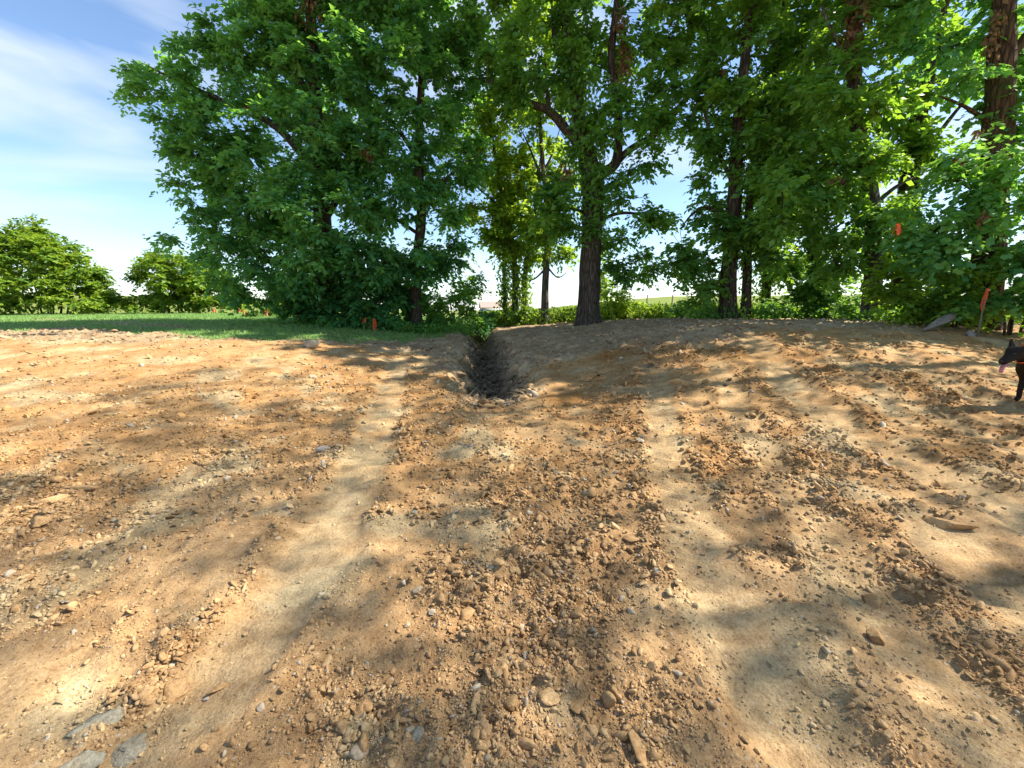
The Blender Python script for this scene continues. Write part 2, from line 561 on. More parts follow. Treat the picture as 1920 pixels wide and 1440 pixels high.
def surface(x, y, detail=True):
    """height, albedo and zone weights of the ground at (x, y)"""
    z0 = macro(x, y)
    px, py = project(x, y, z0)
    front = y > 0.55
    px = np.where(front, px, 960)
    py = np.where(front, py, 1500)
    dep, lip, xp = trench_depth(x, y)
    rough = rough_field(px, py, x, y)
    trk, tread, edge = track_field(x, y)
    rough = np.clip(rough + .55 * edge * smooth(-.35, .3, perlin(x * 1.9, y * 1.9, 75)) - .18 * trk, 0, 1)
    wob = 9 * fbm(x * .8, y * .8, 3, 81) + 6 * perlin(x * 3, y * 3, 82)
    # edge between the clay and the stripped topsoil, followed across the view
    low = np.interp(px, [-400, 0, 200, 400, 560, 640, 700, 760, 820, 850, 990, 1050, 1100, 1200, 1300, 1360, 1430, 1500, 1700, 1920, 2300],
                    [640, 638, 640, 643, 640, 644, 652, 664, 684, 700, 700, 676, 658, 646, 650, 640, 622, 617, 615, 616, 616])
    topsoil = np.where(front, 1 - smooth(-7, 7, py + wob - low), 0)
    topsoil = np.maximum(topsoil, np.clip(dep * 5, 0, 1))
    glow = np.interp(px, [-400, 0, 150, 330, 460, 600, 700, 770, 830, 860, 900], [620, 620, 617, 629, 637, 639, 640, 641, 631, 602, 540])
    grass = np.where(front & (px < 900), 1 - smooth(-4, 5, py + 0.5 * wob + 5 * fbm(x * 1.7, y * 1.7, 3, 84) - glow), 0)
    for cx, cy, rx, ry in ((230, 606, 130, 7), (330, 612, 120, 5), (110, 622, 80, 6), (90, 600, 60, 4)):  # bare worn patches
        grass = grass * (1 - .85 * np.exp(-((px - cx) / rx) ** 2 - ((py - cy) / ry) ** 2) * smooth(-.5, .2, fbm(x * 1.5, y * 3, 3, 86)))
    field = smooth(16.0, 18.5, y + 1.2 * perlin(x * .4, y * .4, 88)) * np.where(x > -3, 1, 0) * 1.0
    grass = np.maximum(grass, field)
    grass = np.where(y > 24, 1, grass)
    z = z0 - dep + lip
    soft = 1 - grass
    if detail:
        z = z + soft * 0.035 * fbm(x * 1.3, y * 1.3, 4, 1) + grass * 0.02 * fbm(x * .8, y * .8, 3, 2)
        hum = fbm(x * 7, y * 7, 3, 3)
        z = z + soft * (1 - .5 * trk) * 0.026 * hum * (0.3 + 1.2 * rough + .7 * topsoil)
        z = z - 0.018 * trk * soft + .010 * edge * soft + (.006 + .009 * smooth(1.8, 3.5, y)) * np.sign(tread) * np.abs(tread) ** .5 * soft * (.4 + .8 * smooth(-.2, .4, fbm(x * 2.2, y * 2.2, 3, 6)))
        f1, i1 = worley(x * 13 + .4 * perlin(x * 9, y * 9, 5), y * 13, 11)
        f2, i2 = worley(x * 30, y * 30, 12)
        lump = np.clip(1 - f1 / .75, 0, 1) ** .6 * (i1 > .35) * i1
        lump2 = np.clip(1 - f2 / .75, 0, 1) ** .6 * i2
        k = np.clip(rough * 1.15 + .8 * topsoil * soft - .4 * trk, 0, 1)
        fade = 1 - smooth(11, 17, y)
        tw = np.clip(dep * 4, 0, 1)
        z = z + tw * (.07 * fbm(x * 3.1, y * 3.1, 3, 14) + .05 * (worley(x * 6, y * 6, 15)[0] - .5))
        z = z + soft * fade * ((0.040 + .03 * topsoil) * lump * k + 0.014 * lump2 * np.clip(k + .10 - .25 * trk, 0, 1))
    # albedo
    n1 = fbm(x * .55, y * .55, 4, 21)
    n2 = fbm(x * 2.6, y * 2.6, 4, 22)
    clay = np.array([.380, .232, .104])
    tan_ = np.array([.400, .262, .134])
    orange = np.array([.36, .18, .052])
    pale = np.array([.44, .345, .20])
    top = np.array([.30, .215, .13])
    topg = np.array([.42, .32, .195])
    grs = np.array([.11, .21, .06])
    fld = np.array([.15, .20, .035])

    def mixc(c, d, w):
        return c + (d - c) * np.clip(w, 0, 1)[:, None]
    c = np.repeat(clay[None], len(x), 0)
    near = smooth(820, 1050, py)
    c = mixc(c, tan_, .85 * near + .5 * smooth(0, .6, n1))
    c = mixc(c, orange, (1 - near) * smooth(-.15, .6, n2 + .35 * n1) * .32)
    c = mixc(c, pale, .50 * trk * smooth(-.5, .3, n2 + .2))
    c = mixc(c, pale, (.65 + .2 * (x < 0)) * smooth(.08, .65, fbm(x * 1.4 + 9, y * 1.4, 4, 25)))
    for cx, cy, rx, ry, w in ((690, 860, 45, 70, .8), (640, 930, 45, 60, .7), (760, 676, 60, 14, .6), (200, 860, 40, 25, .5), (450, 900, 120, 60, .4), (1230, 660, 40, 14, .5), (420, 1080, 150, 60, .35), (1880, 950, 150, 60, .3)):
        c = mixc(c, pale, w * np.exp(-((px - cx) / rx) ** 2 - ((py - cy) / ry) ** 2) * (.6 + .8 * n2))
    for cx, cy, rx, ry, w in ((1050, 752, 55, 16, .9), (1140, 668, 40, 10, .8), (1390, 668, 200, 14, .5), (1060, 660, 40, 8, .5)):
        c = mixc(c, orange * .9, w * np.exp(-((px - cx) / rx) ** 2 - ((py - cy) / ry) ** 2))
    lighter = c.copy()  # colour for the crumbs, taken before shade is painted into the ground
    c = mixc(c, c * np.array([.60, .54, .48]), np.clip(.25 * smooth(-.1, .7, n2) + .75 * rough, 0, .85))  # mottling, plus shade between clods painted in as darker rough ground
    tcol = mixc(np.repeat(top[None], len(x), 0), topg, smooth(-.2, .5, n2 + .3 * n1) * .8)
    tcol = mixc(tcol, np.array([.46, .37, .235]), smooth(1420, 1620, px) * .75)
    c = mixc(c, tcol, topsoil * .93)
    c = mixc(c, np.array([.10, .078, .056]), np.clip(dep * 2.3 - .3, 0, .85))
    gcol = mixc(np.repeat(grs[None], len(x), 0), np.array([.13, .18, .06]), smooth(-.3, .5, n1 + .4 * n2))
    gcol = mixc(gcol, fld, smooth(26, 45, y))
    far_tone = .5 + .5 * np.sin(x * .02 + y * .09)
    gcol = mixc(gcol, np.array([.15, .19, .04]), smooth(60, 130, y) * (.3 + .7 * far_tone))
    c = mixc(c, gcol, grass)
    return z, c, dict(lighter=mixc(mixc(lighter, tcol, topsoil * .93), np.array([.10, .078, .056]), np.clip(dep * 2.4 - .2, 0, .85)), topsoil=topsoil, grass=grass, rough=rough, trk=trk, dep=dep, px=px, py=py)


def gz(x, y):
    z, _, _ = surface(np.array([float(x)]), np.array([float(y)]), True)
    return float(z[0])


def build_ground():
    ys = [-60, -40, -25, -15, -9, -6, -4, -2.5, -1.4, -.6, -.1, .25]
    y = .42
    while y < 17:
        ys.append(y)
        y += .0064 * (y + .35)
    while y < 45:
        ys.append(y)
        y += .045 * y * .6
    while y < 900:
        ys.append(y)
        y *= 1.09
    ys = np.array(ys)
    nu = 540
    u = np.linspace(-1, 1, nu)
    ext = np.array([1.06, 1.15, 1.35, 1.8, 3, 6, 12, 25, 60, 150])
    u = np.concatenate([-ext[::-1], u, ext])
    w = np.where(ys < .42, 2.9, 1.32 * ys + 2.35)
    W = np.minimum(w[:, None] * u[None], 1500)
    W = np.maximum(W, -1500)
    # keep the outermost columns inside 1500 m and apart from each other
    for j in range(10):
        lim = 1500 - (9 - j) * 40
        W[:, nu + 10 + j] = np.minimum(W[:, nu + 10 + j], lim)
        W[:, 9 - j] = np.maximum(W[:, 9 - j], -lim)
    X = W
    Y = np.repeat(ys[:, None], X.shape[1], 1)
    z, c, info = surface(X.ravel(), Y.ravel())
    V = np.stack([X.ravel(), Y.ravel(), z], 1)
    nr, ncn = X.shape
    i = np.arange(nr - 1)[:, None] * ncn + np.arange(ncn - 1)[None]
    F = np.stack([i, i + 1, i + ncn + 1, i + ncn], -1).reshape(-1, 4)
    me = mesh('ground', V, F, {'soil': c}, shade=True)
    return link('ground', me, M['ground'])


ground = build_ground()
tag(ground, 'graded tan clay and grey topsoil with tyre tracks and a long dug trench', None, None, 'structure')


# ------------------------------------------------------------------ leaves and trees
def norm(v):
    return v / np.maximum(np.linalg.norm(v, axis=-1, keepdims=True), 1e-9)


def leaf_mesh(name, base, d, n, size, tint, lobed=False, slim=.62):
    """one folded leaf per row: base point, direction, facing, length"""
    d = norm(d)
    n = norm(n - d * np.sum(n * d, 1, keepdims=True))
    s = np.cross(d, n)
    Lc = size[:, None]
    Wc = Lc * slim
    if lobed:
        V = np.stack([base,
                      base + d * Lc * .22 + s * Wc * .55 + n * Lc * .05,
                      base + d * Lc * .40 + s * Wc * .30 + n * Lc * .04,
                      base + d * Lc * .72 + s * Wc * .48 - n * Lc * .02,
                      base + d * Lc - n * Lc * .10,
                      base + d * Lc * .72 - s * Wc * .48 - n * Lc * .02,
                      base + d * Lc * .40 - s * Wc * .30 + n * Lc * .04,
                      base + d * Lc * .22 - s * Wc * .55 + n * Lc * .05], 1)
        k, tris = 8, [(0, 1, 2), (0, 2, 6), (0, 6, 7), (2, 3, 4), (2, 4, 6), (6, 4, 5)]
    else:
        V = np.stack([base, base + d * Lc * .45 + s * Wc * .5 + n * Lc * .06, base + d * Lc - n * Lc * .10, base + d * Lc * .45 - s * Wc * .5 + n * Lc * .06], 1)
        k, tris = 4, [(0, 1, 2), (0, 2, 3)]
    F = (np.arange(len(base)) * k)[:, None, None] + np.array(tris)[None]
    return mesh(name, V.reshape(-1, 3), F.reshape(-1, 3), {'tint': np.repeat(tint, k)})


def spray(att, r, twigs=8, per=13, reach=.55, size=.13, flat=.55, droop=.25, axis=None, tone=.5):
    """leafy twigs round every point of att; returns leaf rows and twig segments"""
    n = len(att)
    A = np.repeat(att, twigs, 0)
    v = r.normal(size=(n * twigs, 3))
    v[:, 2] = v[:, 2] * flat + .10
    if axis is not None:
        out = norm(A - axis) * .75
        out[:, 2] *= .4
        v = norm(v) + out
    v = norm(v)
    ln = reach * r.uniform(.45, 1.15, n * twigs)
    t = np.repeat(np.linspace(.18, 1, per)[None], n * twigs, 0) + r.uniform(-.05, .05, (n * twigs, per))
    P = A[:, None] + v[:, None] * (ln[:, None] * t)[:, :, None]
    P[:, :, 2] -= droop * (ln[:, None] * t) ** 2 / max(reach, .1)
    P = P.reshape(-1, 3) + r.normal(size=(n * twigs * per, 3)) * .03
    V = np.repeat(v, per, 0)
    side = np.cross(V, np.array([0, 0, 1.0]))
    sg = np.tile(np.where(np.arange(per) % 2, 1, -1), n * twigs)[:, None]
    d = V * .6 + norm(side) * sg * r.uniform(.4, 1.1, (len(P), 1)) + r.normal(size=P.shape) * .28
    d[:, 2] -= .22
    nn = np.array([0, 0, 1.0]) + r.normal(size=P.shape) * .5 + V * .25
    sz = size * r.uniform(.5, 1.3, len(P))
    cl = np.repeat(r.normal(size=n) * .17, twigs * per) + np.repeat(r.normal(size=n * twigs) * .10, per)
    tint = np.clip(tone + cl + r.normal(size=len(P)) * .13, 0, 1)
    return P, d, nn, sz, tint, A, A + v * (ln * .8)[:, None]


def tube_rows(p0, p1, r0, r1, sides=5):
    """separate tapered prisms for many short segments at once"""
    ax = norm(p1 - p0)
    ref = np.where(np.abs(ax[:, 2:3]) > .9, np.array([[1.0, 0, 0]]), np.array([[0, 0, 1.0]]))
    a = norm(np.cross(ax, ref))
    b = np.cross(ax, a)
    th = np.arange(sides) * 2 * np.pi / sides
    ring = a[:, None] * np.cos(th)[None, :, None] + b[:, None] * np.sin(th)[None, :, None]
    V = np.concatenate([p0[:, None] + ring * r0[:, None, None], p1[:, None] + ring * r1[:, None, None]], 1)
    i = np.arange(sides)
    j = (i + 1) % sides
    q = np.stack([i, j, j + sides, i + sides], 1)
    F = (np.arange(len(p0)) * 2 * sides)[:, None, None] + q[None]
    return V.reshape(-1, 3), F.reshape(-1, 4)


def sweep(pts, rad, sides=12, flare=0.0, rough=.06, seed=0, sub=5):
    """one continuous tapered tube along a curved line (trunk, limb)"""
    P = np.asarray(pts, float)
    rad = np.asarray(rad, float)
    n = len(P)
    T = np.linspace(0, n - 1, (n - 1) * sub + 1)
    ext = np.concatenate([[2 * P[0] - P[1]], P, [2 * P[-1] - P[-2]]])
    Q = []
    for t in T:
        i = min(int(t), n - 2)
        f = t - i
        p0, p1, p2, p3 = ext[i], ext[i + 1], ext[i + 2], ext[i + 3]
        Q.append(.5 * (2 * p1 + (p2 - p0) * f + (2 * p0 - 5 * p1 + 4 * p2 - p3) * f * f + (3 * p1 - p0 - 3 * p2 + p3) * f ** 3))
    Q = np.array(Q)
    rr = np.interp(T, np.arange(n), rad)
    tan = norm(np.gradient(Q, axis=0))
    rs = np.random.default_rng(seed)
    ph = rs.uniform(0, 6.28, 6)
    V = []
    u = np.array([1.0, 0, 0])
    for k, (q, t) in enumerate(zip(Q, tan)):
        u = u - t * u.dot(t)
        u = u / max(np.linalg.norm(u), 1e-6)
        w = np.cross(t, u)
        th = np.arange(sides) * 2 * np.pi / sides
        m = 1 + rough * np.sin(3 * th + ph[0] + k * .35) + rough * .7 * np.sin(5 * th + ph[1] - k * .5)
        m = m + rough * .6 * rs.normal(size=sides) * .5
        if flare:
            hgt = np.linalg.norm(q - Q[0])
            m = m * (1 + flare * math.exp(-hgt / .28) * (1 + .45 * np.sin(5 * th + ph[2])))
        V.append(q + (u[None] * np.cos(th)[:, None] + w[None] * np.sin(th)[:, None]) * (rr[k] * m)[:, None])
    V = np.concatenate(V)
    m_ = len(Q)
    i = np.arange(m_ - 1)[:, None] * sides + np.arange(sides)[None]
    j = np.arange(m_ - 1)[:, None] * sides + (np.arange(sides)[None] + 1) % sides
    F = np.stack([i, j, j + sides, i + sides], -1).reshape(-1, 4)
    return V, F, Q, rr


def connect(nodes, att, r):
    """join every leafy point to the nearest wood with a bent branch; returns nodes, parents and counts"""
    P = [np.array(p) for p in nodes]
    par = [-1] * len(P)
    nb = len(P)
    A = np.asarray(att)
    base = np.array(nodes)
    d0 = np.min(np.linalg.norm(A[:, None] - base[None], axis=2), 1)
    for i in np.argsort(d0):
        a = A[i]
        arr = np.array(P)
        dv = a - arr
        d = np.linalg.norm(dv, axis=1)
        cost = d + .9 * np.clip(-(dv[:, 2]), 0, None) + .15 * d * (dv[:, 2] / np.maximum(d, .01) > .95)
        k = int(np.argmin(cost))
        dist = d[k]
        steps = max(1, min(4, int(dist / .55)))
        prev = k
        s = P[k]
        for q in range(1, steps + 1):
            f = q / steps
            p = s + (a - s) * f
            p = p + np.array([0, 0, .14 * dist * math.sin(math.pi * f)]) + (r.normal(size=3) * .07 * dist * (f < 1))
            P.append(p)
            par.append(prev)
            prev = len(P) - 1
    cnt = np.zeros(len(P))
    kids = np.zeros(len(P))
    for i in range(len(P) - 1, nb - 1, -1):
        if kids[i] == 0:
            cnt[i] = 1
        cnt[par[i]] += cnt[i]
        kids[par[i]] += 1
    return np.array(P), np.array(par), cnt, nb


def blob_points(blobs, r, dens=2.4):
    """leafy points filling rounded masses given by where they show in view and how far away they stand"""
    out = []
    for b in blobs:
        px, py, rx, ry, Y = b[:5]
        w = b[5] if len(b) > 5 else 1.0
        c = at(px, py, Y)
        mx_, mz_ = rx * Y / 800, ry * Y / 800
        my_ = min(max(.5 * (mx_ + mz_), .5), 1.6)
        n = max(3, int(math.pi * mx_ * mz_ * dens * w * 1.45))
        v = norm(r.normal(size=(n, 3))) * (r.uniform(0, 1, (n, 1)) ** .4)
        out.append(c + v * np.array([mx_, my_, mz_]))
    return np.concatenate(out)


def ball_points(balls, r):
    out = []
    for x, y, z, rad, n in balls:
        v = norm(r.normal(size=(n, 3))) * (r.uniform(0, 1, (n, 1)) ** .4)
        out.append(np.array([x, y, z]) + v * np.array([rad, rad, rad * .8]))
    return np.concatenate(out)


def build_tree(name, label, cat, base_px, Y, trunk_px, radii, limbs, blobs, tops=(), leaf='leaf', bark='bark', group=None, seed=1, size=.165,
               dens=2.4, lobed=False, ivy=None, dead=None, reach=.62, twigs=15, per=14, flare=.5, tone=.5, vines=None, droop=.25, extra_stems=()):
    r = np.random.default_rng(seed)
    b = at(base_px[0], base_px[1], Y)
    b[2] = min(b[2], gz(b[0], b[1])) - .02 if Y < 17 else macro(b[0], b[1]) - .02
    root = empty(name, b)
    tag(root, label, cat, group)
    tp = [np.array([b[0], b[1], b[2] - .12])] + [at(p[0], p[1], p[2] if len(p) > 2 else Y) for p in trunk_px]
    nodes = []
    V, F, Q, rr = sweep(tp, radii, 14, flare, seed=seed)
    link('trunk', mesh('trunk', V - b, F, shade=True), M[bark], root)
    nodes += list(Q[len(Q) // 4:])
    tr_q, tr_r = Q, rr
    for pts, rad in extra_stems:
        sp = [at(p[0], p[1], p[2] if len(p) > 2 else Y) for p in pts]
        sp[0][2] = macro(sp[0][0], sp[0][1]) - .1
        V, F, Q, rr = sweep(sp, rad, 10, .4, seed=seed + 9)
        link('trunk', mesh('trunk', V - b, F, shade=True), M[bark], root)
        nodes += list(Q[len(Q) // 3:])
        tr_q = np.concatenate([tr_q, Q])
        tr_r = np.concatenate([tr_r, rr])
    for k, (pts, rad) in enumerate(limbs):
        lp = [at(p[0], p[1], p[2] if len(p) > 2 else Y) for p in pts]
        V, F, Q, rr = sweep(lp, rad, 8, 0, .08, seed + k)
        link('limb', mesh('limb', V - b, F, shade=True), M[bark], root)
        nodes += list(Q[1:])
    att = blob_points(blobs, r, dens)
    if tops:
        att = np.concatenate([att, ball_points(tops, r)])
    P, par, cnt, nb = connect(nodes, att, r)
    i = np.arange(nb, len(P))
    rad = np.minimum(.0075 * np.maximum(cnt, 1) ** .48, .09)
    pr = np.where(par[i] >= nb, rad[np.maximum(par[i], 0)], np.minimum(rad[i] * 1.25, .1))
    V1, F1 = tube_rows(P[par[i]], P[i], np.maximum(pr, rad[i]), rad[i], 5)
    ctr = att.mean(0)
    lp, d, n, sz, ti, t0, t1 = spray(att, r, twigs, per, reach, size, axis=ctr, tone=tone, droop=droop)
    sel = r.uniform(size=len(t0)) < .5
    V2, F2 = tube_rows(t0[sel], t1[sel], np.full(sel.sum(), .006), np.full(sel.sum(), .003), 3)
    V2 = V2 - b
    o = link('branches', mesh('branches', np.concatenate([V1 - b]), F1, shade=True), M[bark], root)
    tag(o, kind='stuff')
    o = link('twigs', mesh('twigs', V2, F2, shade=True), M[bark], root)
    tag(o, kind='stuff')
    o = link('crown', leaf_mesh('crown', lp - b, d, n, sz, ti, lobed), M[leaf], root)
    tag(o, kind='stuff')
    if ivy:                                   # climbing leaves round the stem between two heights
        z0, z1, cntv, spread = ivy
        k = r.integers(0, len(tr_q), cntv * 3)
        ok = (tr_q[k, 2] > b[2] + z0) & (tr_q[k, 2] < b[2] + z1)
        k = k[ok][:cntv]
        th = r.uniform(0, 6.28, len(k))
        dr = np.stack([np.cos(th), np.sin(th), np.zeros_like(th)], 1)
        pp = tr_q[k] + dr * (tr_r[k] + r.uniform(0, 1, len(k)) ** 1.6 * spread)[:, None]
        pp[:, 2] += r.uniform(-.25, .25, len(k))
        dd = r.normal(size=pp.shape) * .5 + np.array([0, 0, -.8])
        o = link('ivy', leaf_mesh('ivy', pp - b, dd, dr + r.normal(size=dr.shape) * .5, size * .9 * r.uniform(.6, 1.1, len(k)), np.clip(r.normal(.5, .2, len(k)), 0, 1), lobed), M[leaf], root)
        tag(o, kind='stuff')
    if dead:                                  # hanging bunches of brown leaves
        rows = []
        for px, py, yy, rx, ry, cnt_ in dead:
            c = at(px, py, yy)
            v = norm(r.normal(size=(cnt_, 3))) * (r.uniform(0, 1, (cnt_, 1)) ** .5)
            rows.append(c + v * np.array([rx * yy / 800, min(rx, ry) * yy / 800, ry * yy / 800]))
        pp = np.concatenate(rows)
        dd = r.normal(size=pp.shape) * .45 + np.array([0, 0, -1.0])
        o = link('dead_leaves', leaf_mesh('dead_leaves', pp - b, dd, r.normal(size=pp.shape), size * .95 * r.uniform(.6, 1.2, len(pp)), np.clip(r.normal(.5, .25, len(pp)), 0, 1), False, .5), M['leaf_dead'], root)
        tag(o, kind='stuff', label='dried brown hanging leaves')
    return root


def top_balls(px, Y, z, spread, n, k=3, seed=0):
    r = np.random.default_rng(seed)
    c = at(px, 300, Y)
    return [(c[0] + r.uniform(-1, 1) * spread, c[1] + r.uniform(-1, 1) * spread * .7, z + r.uniform(-1.2, 1.6), r.uniform(1.3, 2.1), n) for _ in range(k)]


Y = 14.0
build_tree('maple_tree', 'huge leafy tree at the left of the row, low skirts over the lawn', 'tree', (603, 606), 14.2,
           [(604, 520), (606, 440), (600, 330), (590, 200), (585, 60), (580, -120)], [.34, .30, .27, .24, .2, .15, .08],
           [([(604, 470), (560, 420), (480, 380), (400, 345), (345, 330)], [.12, .1, .07, .05, .02]),
            ([(603, 500), (545, 492), (470, 478), (400, 450)], [.10, .08, .05, .02]),
            ([(600, 330), (520, 240), (420, 190), (330, 150), (270, 120)], [.14, .11, .07, .045, .02]),
            ([(592, 210), (540, 110), (490, 40), (470, -20)], [.12, .09, .05, .02]),
            ([(604, 420), (660, 330), (720, 240)], [.12, .08, .03])],
           [(305, 125, 58, 34, 14), (350, 185, 75, 42, 14), (318, 240, 36, 25, 13.6, .7), (420, 95, 65, 50, 14), (510, 30, 75, 55, 14), (345, 285, 34, 20, 14, .7), (425, 240, 90, 65, 13.8),
            (405, 335, 80, 55, 14), (370, 435, 52, 30, 13.4), (450, 470, 85, 45, 13.5), (480, 400, 100, 60, 14), (520, 130, 110, 80, 14.5), (560, 275, 110, 85, 13.2),
            (520, 525, 105, 38, 13.4), (440, 540, 55, 28, 14), (610, 400, 95, 75, 13), (620, 20, 120, 80, 14), (590, -90, 120, 70, 14), (655, 150, 95, 75, 13.6), (600, 490, 70, 45, 13),
            (470, 300, 80, 60, 15), (540, 420, 90, 60, 15.2), (560, 180, 100, 70, 15.5), (640, 280, 80, 70, 15)],
           top_balls(560, 14.5, 14, 2.5, 6, 2, 3), leaf='leaf_cool', seed=11, dens=2.5, group='trees along the fence row',
           dead=[(575, 10, 13.4, 26, 30, 90), (470, 200, 13.3, 10, 10, 25), (690, 290, 13, 10, 12, 30)])
build_tree('ash_tree', 'leafy tree with a sunlit bare lower trunk just left of the trench', 'tree', (781, 602), 14.4,
           [(780, 550), (784, 470), (790, 400), (785, 300), (790, 160), (800, 0), (805, -120)], [.19, .17, .16, .15, .13, .11, .08, .05],
           [([(786, 440), (740, 410), (690, 395), (640, 380)], [.06, .05, .03, .015]),
            ([(788, 390), (830, 340), (880, 300), (905, 285)], [.06, .05, .03, .012]),
            ([(785, 300), (730, 220), (680, 170)], [.08, .05, .02])],
           [(700, 250, 95, 75, 13.6), (755, 120, 105, 75, 14.2), (825, 210, 70, 75, 14.4), (700, 400, 90, 65, 13.4), (740, 475, 85, 45, 13.5), (690, 515, 70, 32, 13.3), (800, 480, 55, 45, 13.8),
            (845, 440, 38, 45, 14.6), (850, 335, 55, 50, 14.6, .8), (800, 30, 105, 70, 14.3), (780, -100, 140, 80, 14.3), (640, 470, 60, 40, 13.4), (770, 330, 80, 60, 14), (835, 500, 45, 32, 14.8),
            (740, 540, 50, 25, 14.8, .6), (880, 120, 60, 60, 14.8, .7)],
           top_balls(790, 14.5, 13.5, 2.2, 6, 2, 5), leaf='leaf_cool', seed=12, dens=2.6, group='trees along the fence row',
           dead=[(845, 145, 14.2, 12, 12, 25), (680, 280, 13, 9, 14, 22)])
build_tree('leafy_tree', 'ivy wrapped clump of slender stems rising behind the far trench end', 'tree', (966, 606), 17.0,
           [(966, 540), (962, 470), (950, 400), (930, 300), (915, 200)], [.13, .11, .10, .08, .06, .03],
           [([(950, 400), (905, 360), (870, 330)], [.05, .03, .012])],
           [(915, 340, 55, 55, 17, .8), (960, 420, 55, 42, 16.8), (935, 470, 32, 32, 17), (985, 380, 55, 48, 17.2), (1000, 300, 50, 55, 17, .8), (905, 255, 55, 50, 17.2, .8), (960, 200, 60, 60, 17.4, .8), (875, 400, 40, 40, 17, .9), (930, 420, 40, 40, 16.6), (1000, 450, 32, 40, 16.8), (950, 330, 50, 40, 16.8), (890, 300, 45, 40, 17)],
           top_balls(950, 17, 11.5, 1.8, 8, 2, 6), leaf='leaf_light', seed=13, dens=2.7, tone=.75, group='trees along the fence row', bark='bark_grey',
           ivy=(0.0, 4.2, 3800, .34),
           extra_stems=[([(985, 606), (984, 540), (990, 470), (1005, 380), (1015, 280)], [.10, .09, .08, .06, .03]), ([(948, 606), (946, 540), (944, 470), (935, 400)], [.08, .07, .06, .03])])
build_tree('slim_tree', 'slim straight grey trunk standing just left of the thick trunk', 'tree', (1022, 606), 16.0,
           [(1022, 540), (1026, 470), (1030, 400), (1020, 330), (1012, 220), (1010, 100)], [.155, .125, .115, .10, .08, .06, .03],
           [([(1026, 500), (1006, 520), (990, 528)], [.04, .03, .01]), ([(1026, 500), (1045, 520), (1062, 512)], [.035, .025, .01]),
            ([(1014, 330), (1035, 290), (1050, 240)], [.05, .035, .012]), ([(1014, 330), (990, 270), (975, 240)], [.05, .03, .012])],
           [(1005, 240, 55, 45, 16.2, .7), (1045, 420, 35, 40, 16, .8), (1030, 170, 65, 50, 16.4, .8), (1000, 420, 30, 40, 16), (1050, 330, 40, 45, 16.2, .7), (1050, 470, 30, 25, 16, .7), (990, 100, 70, 60, 16.5, .7)],
           top_balls(1015, 16.3, 11.5, 1.6, 7, 2, 7), leaf='leaf_light', bark='bark_grey', seed=14, dens=2.2, group='trees along the fence row', ivy=(2.2, 4.6, 700, .22))
build_tree('oak_tree', 'thick dark trunk with spreading limbs alone right of the trench', 'tree', (1104, 605), 13.6,
           [(1104, 560), (1107, 480), (1111, 400), (1108, 320), (1086, 230), (1080, 140), (1062, 60), (1050, -80)], [.36, .33, .31, .30, .28, .19, .15, .12, .06],
           [([(1088, 270), (1066, 248), (1030, 209), (992, 193), (956, 171), (915, 150)], [.16, .14, .12, .10, .07, .03]),
            ([(1030, 209), (1026, 170), (1023, 120)], [.07, .05, .02]),
            ([(1078, 170), (1057, 121), (1040, 79), (1035, 10)], [.11, .09, .07, .03]),
            ([(1112, 330), (1150, 312), (1160, 270), (1157, 185), (1146, 110), (1158, 0), (1165, -90)], [.17, .15, .13, .12, .11, .09, .05]),
            ([(1150, 312), (1180, 282), (1234, 247), (1282, 191), (1312, 156), (1352, 124), (1400, 90)], [.11, .10, .09, .08, .07, .05, .02]),
            ([(1110, 420), (1160, 400), (1215, 405), (1250, 420)], [.06, .05, .03, .012]),
            ([(1108, 400), (1060, 390), (1020, 395)], [.05, .035, .012])],
           [(1085, 420, 55, 36, 13), (1025, 400, 35, 42, 13.2), (1060, 350, 50, 40, 13), (1180, 420, 42, 30, 13.4, .9), (1235, 415, 34, 18, 13.4, .6), (1205, 290, 36, 26, 13.2), (1200, 205, 75, 55, 13.4), (1120, 185, 65, 50, 13),
            (1000, 125, 75, 55, 13.4), (935, 65, 80, 55, 13.6), (1065, 40, 85, 55, 13.4), (1245, 95, 85, 55, 13.6), (1150, -70, 190, 70, 13.6), (945, 205, 45, 35, 13.4, .7), (1285, 225, 36, 26, 13.6, .7),
            (1215, 490, 36, 24, 13.4, .45), (1270, 500, 26, 30, 13.3, .45), (1150, 345, 50, 38, 13), (1325, 60, 75, 55, 13.8), (1125, 265, 50, 40, 13), (1180, 120, 60, 50, 14.4), (1145, 470, 22, 40, 13.8), (1085, 110, 50, 45, 14.4),
            (1165, 520, 22, 28, 13.9, .8)],
           top_balls(1120, 13.6, 12.5, 2.2, 10, 4, 8), leaf='leaf', seed=15, dens=2.0, group='trees along the fence row', bark='bark', flare=.55,
           ivy=(2.4, 7.5, 2600, .42),
           dead=[(1172, 120, 13.2, 16, 42, 160), (1165, 40, 13.2, 12, 26, 80), (1308, 170, 13.4, 20, 24, 110), (1062, 320, 12.8, 16, 16, 50), (1225, 255, 13, 14, 10, 40), (1340, 120, 13.6, 12, 18, 60)])
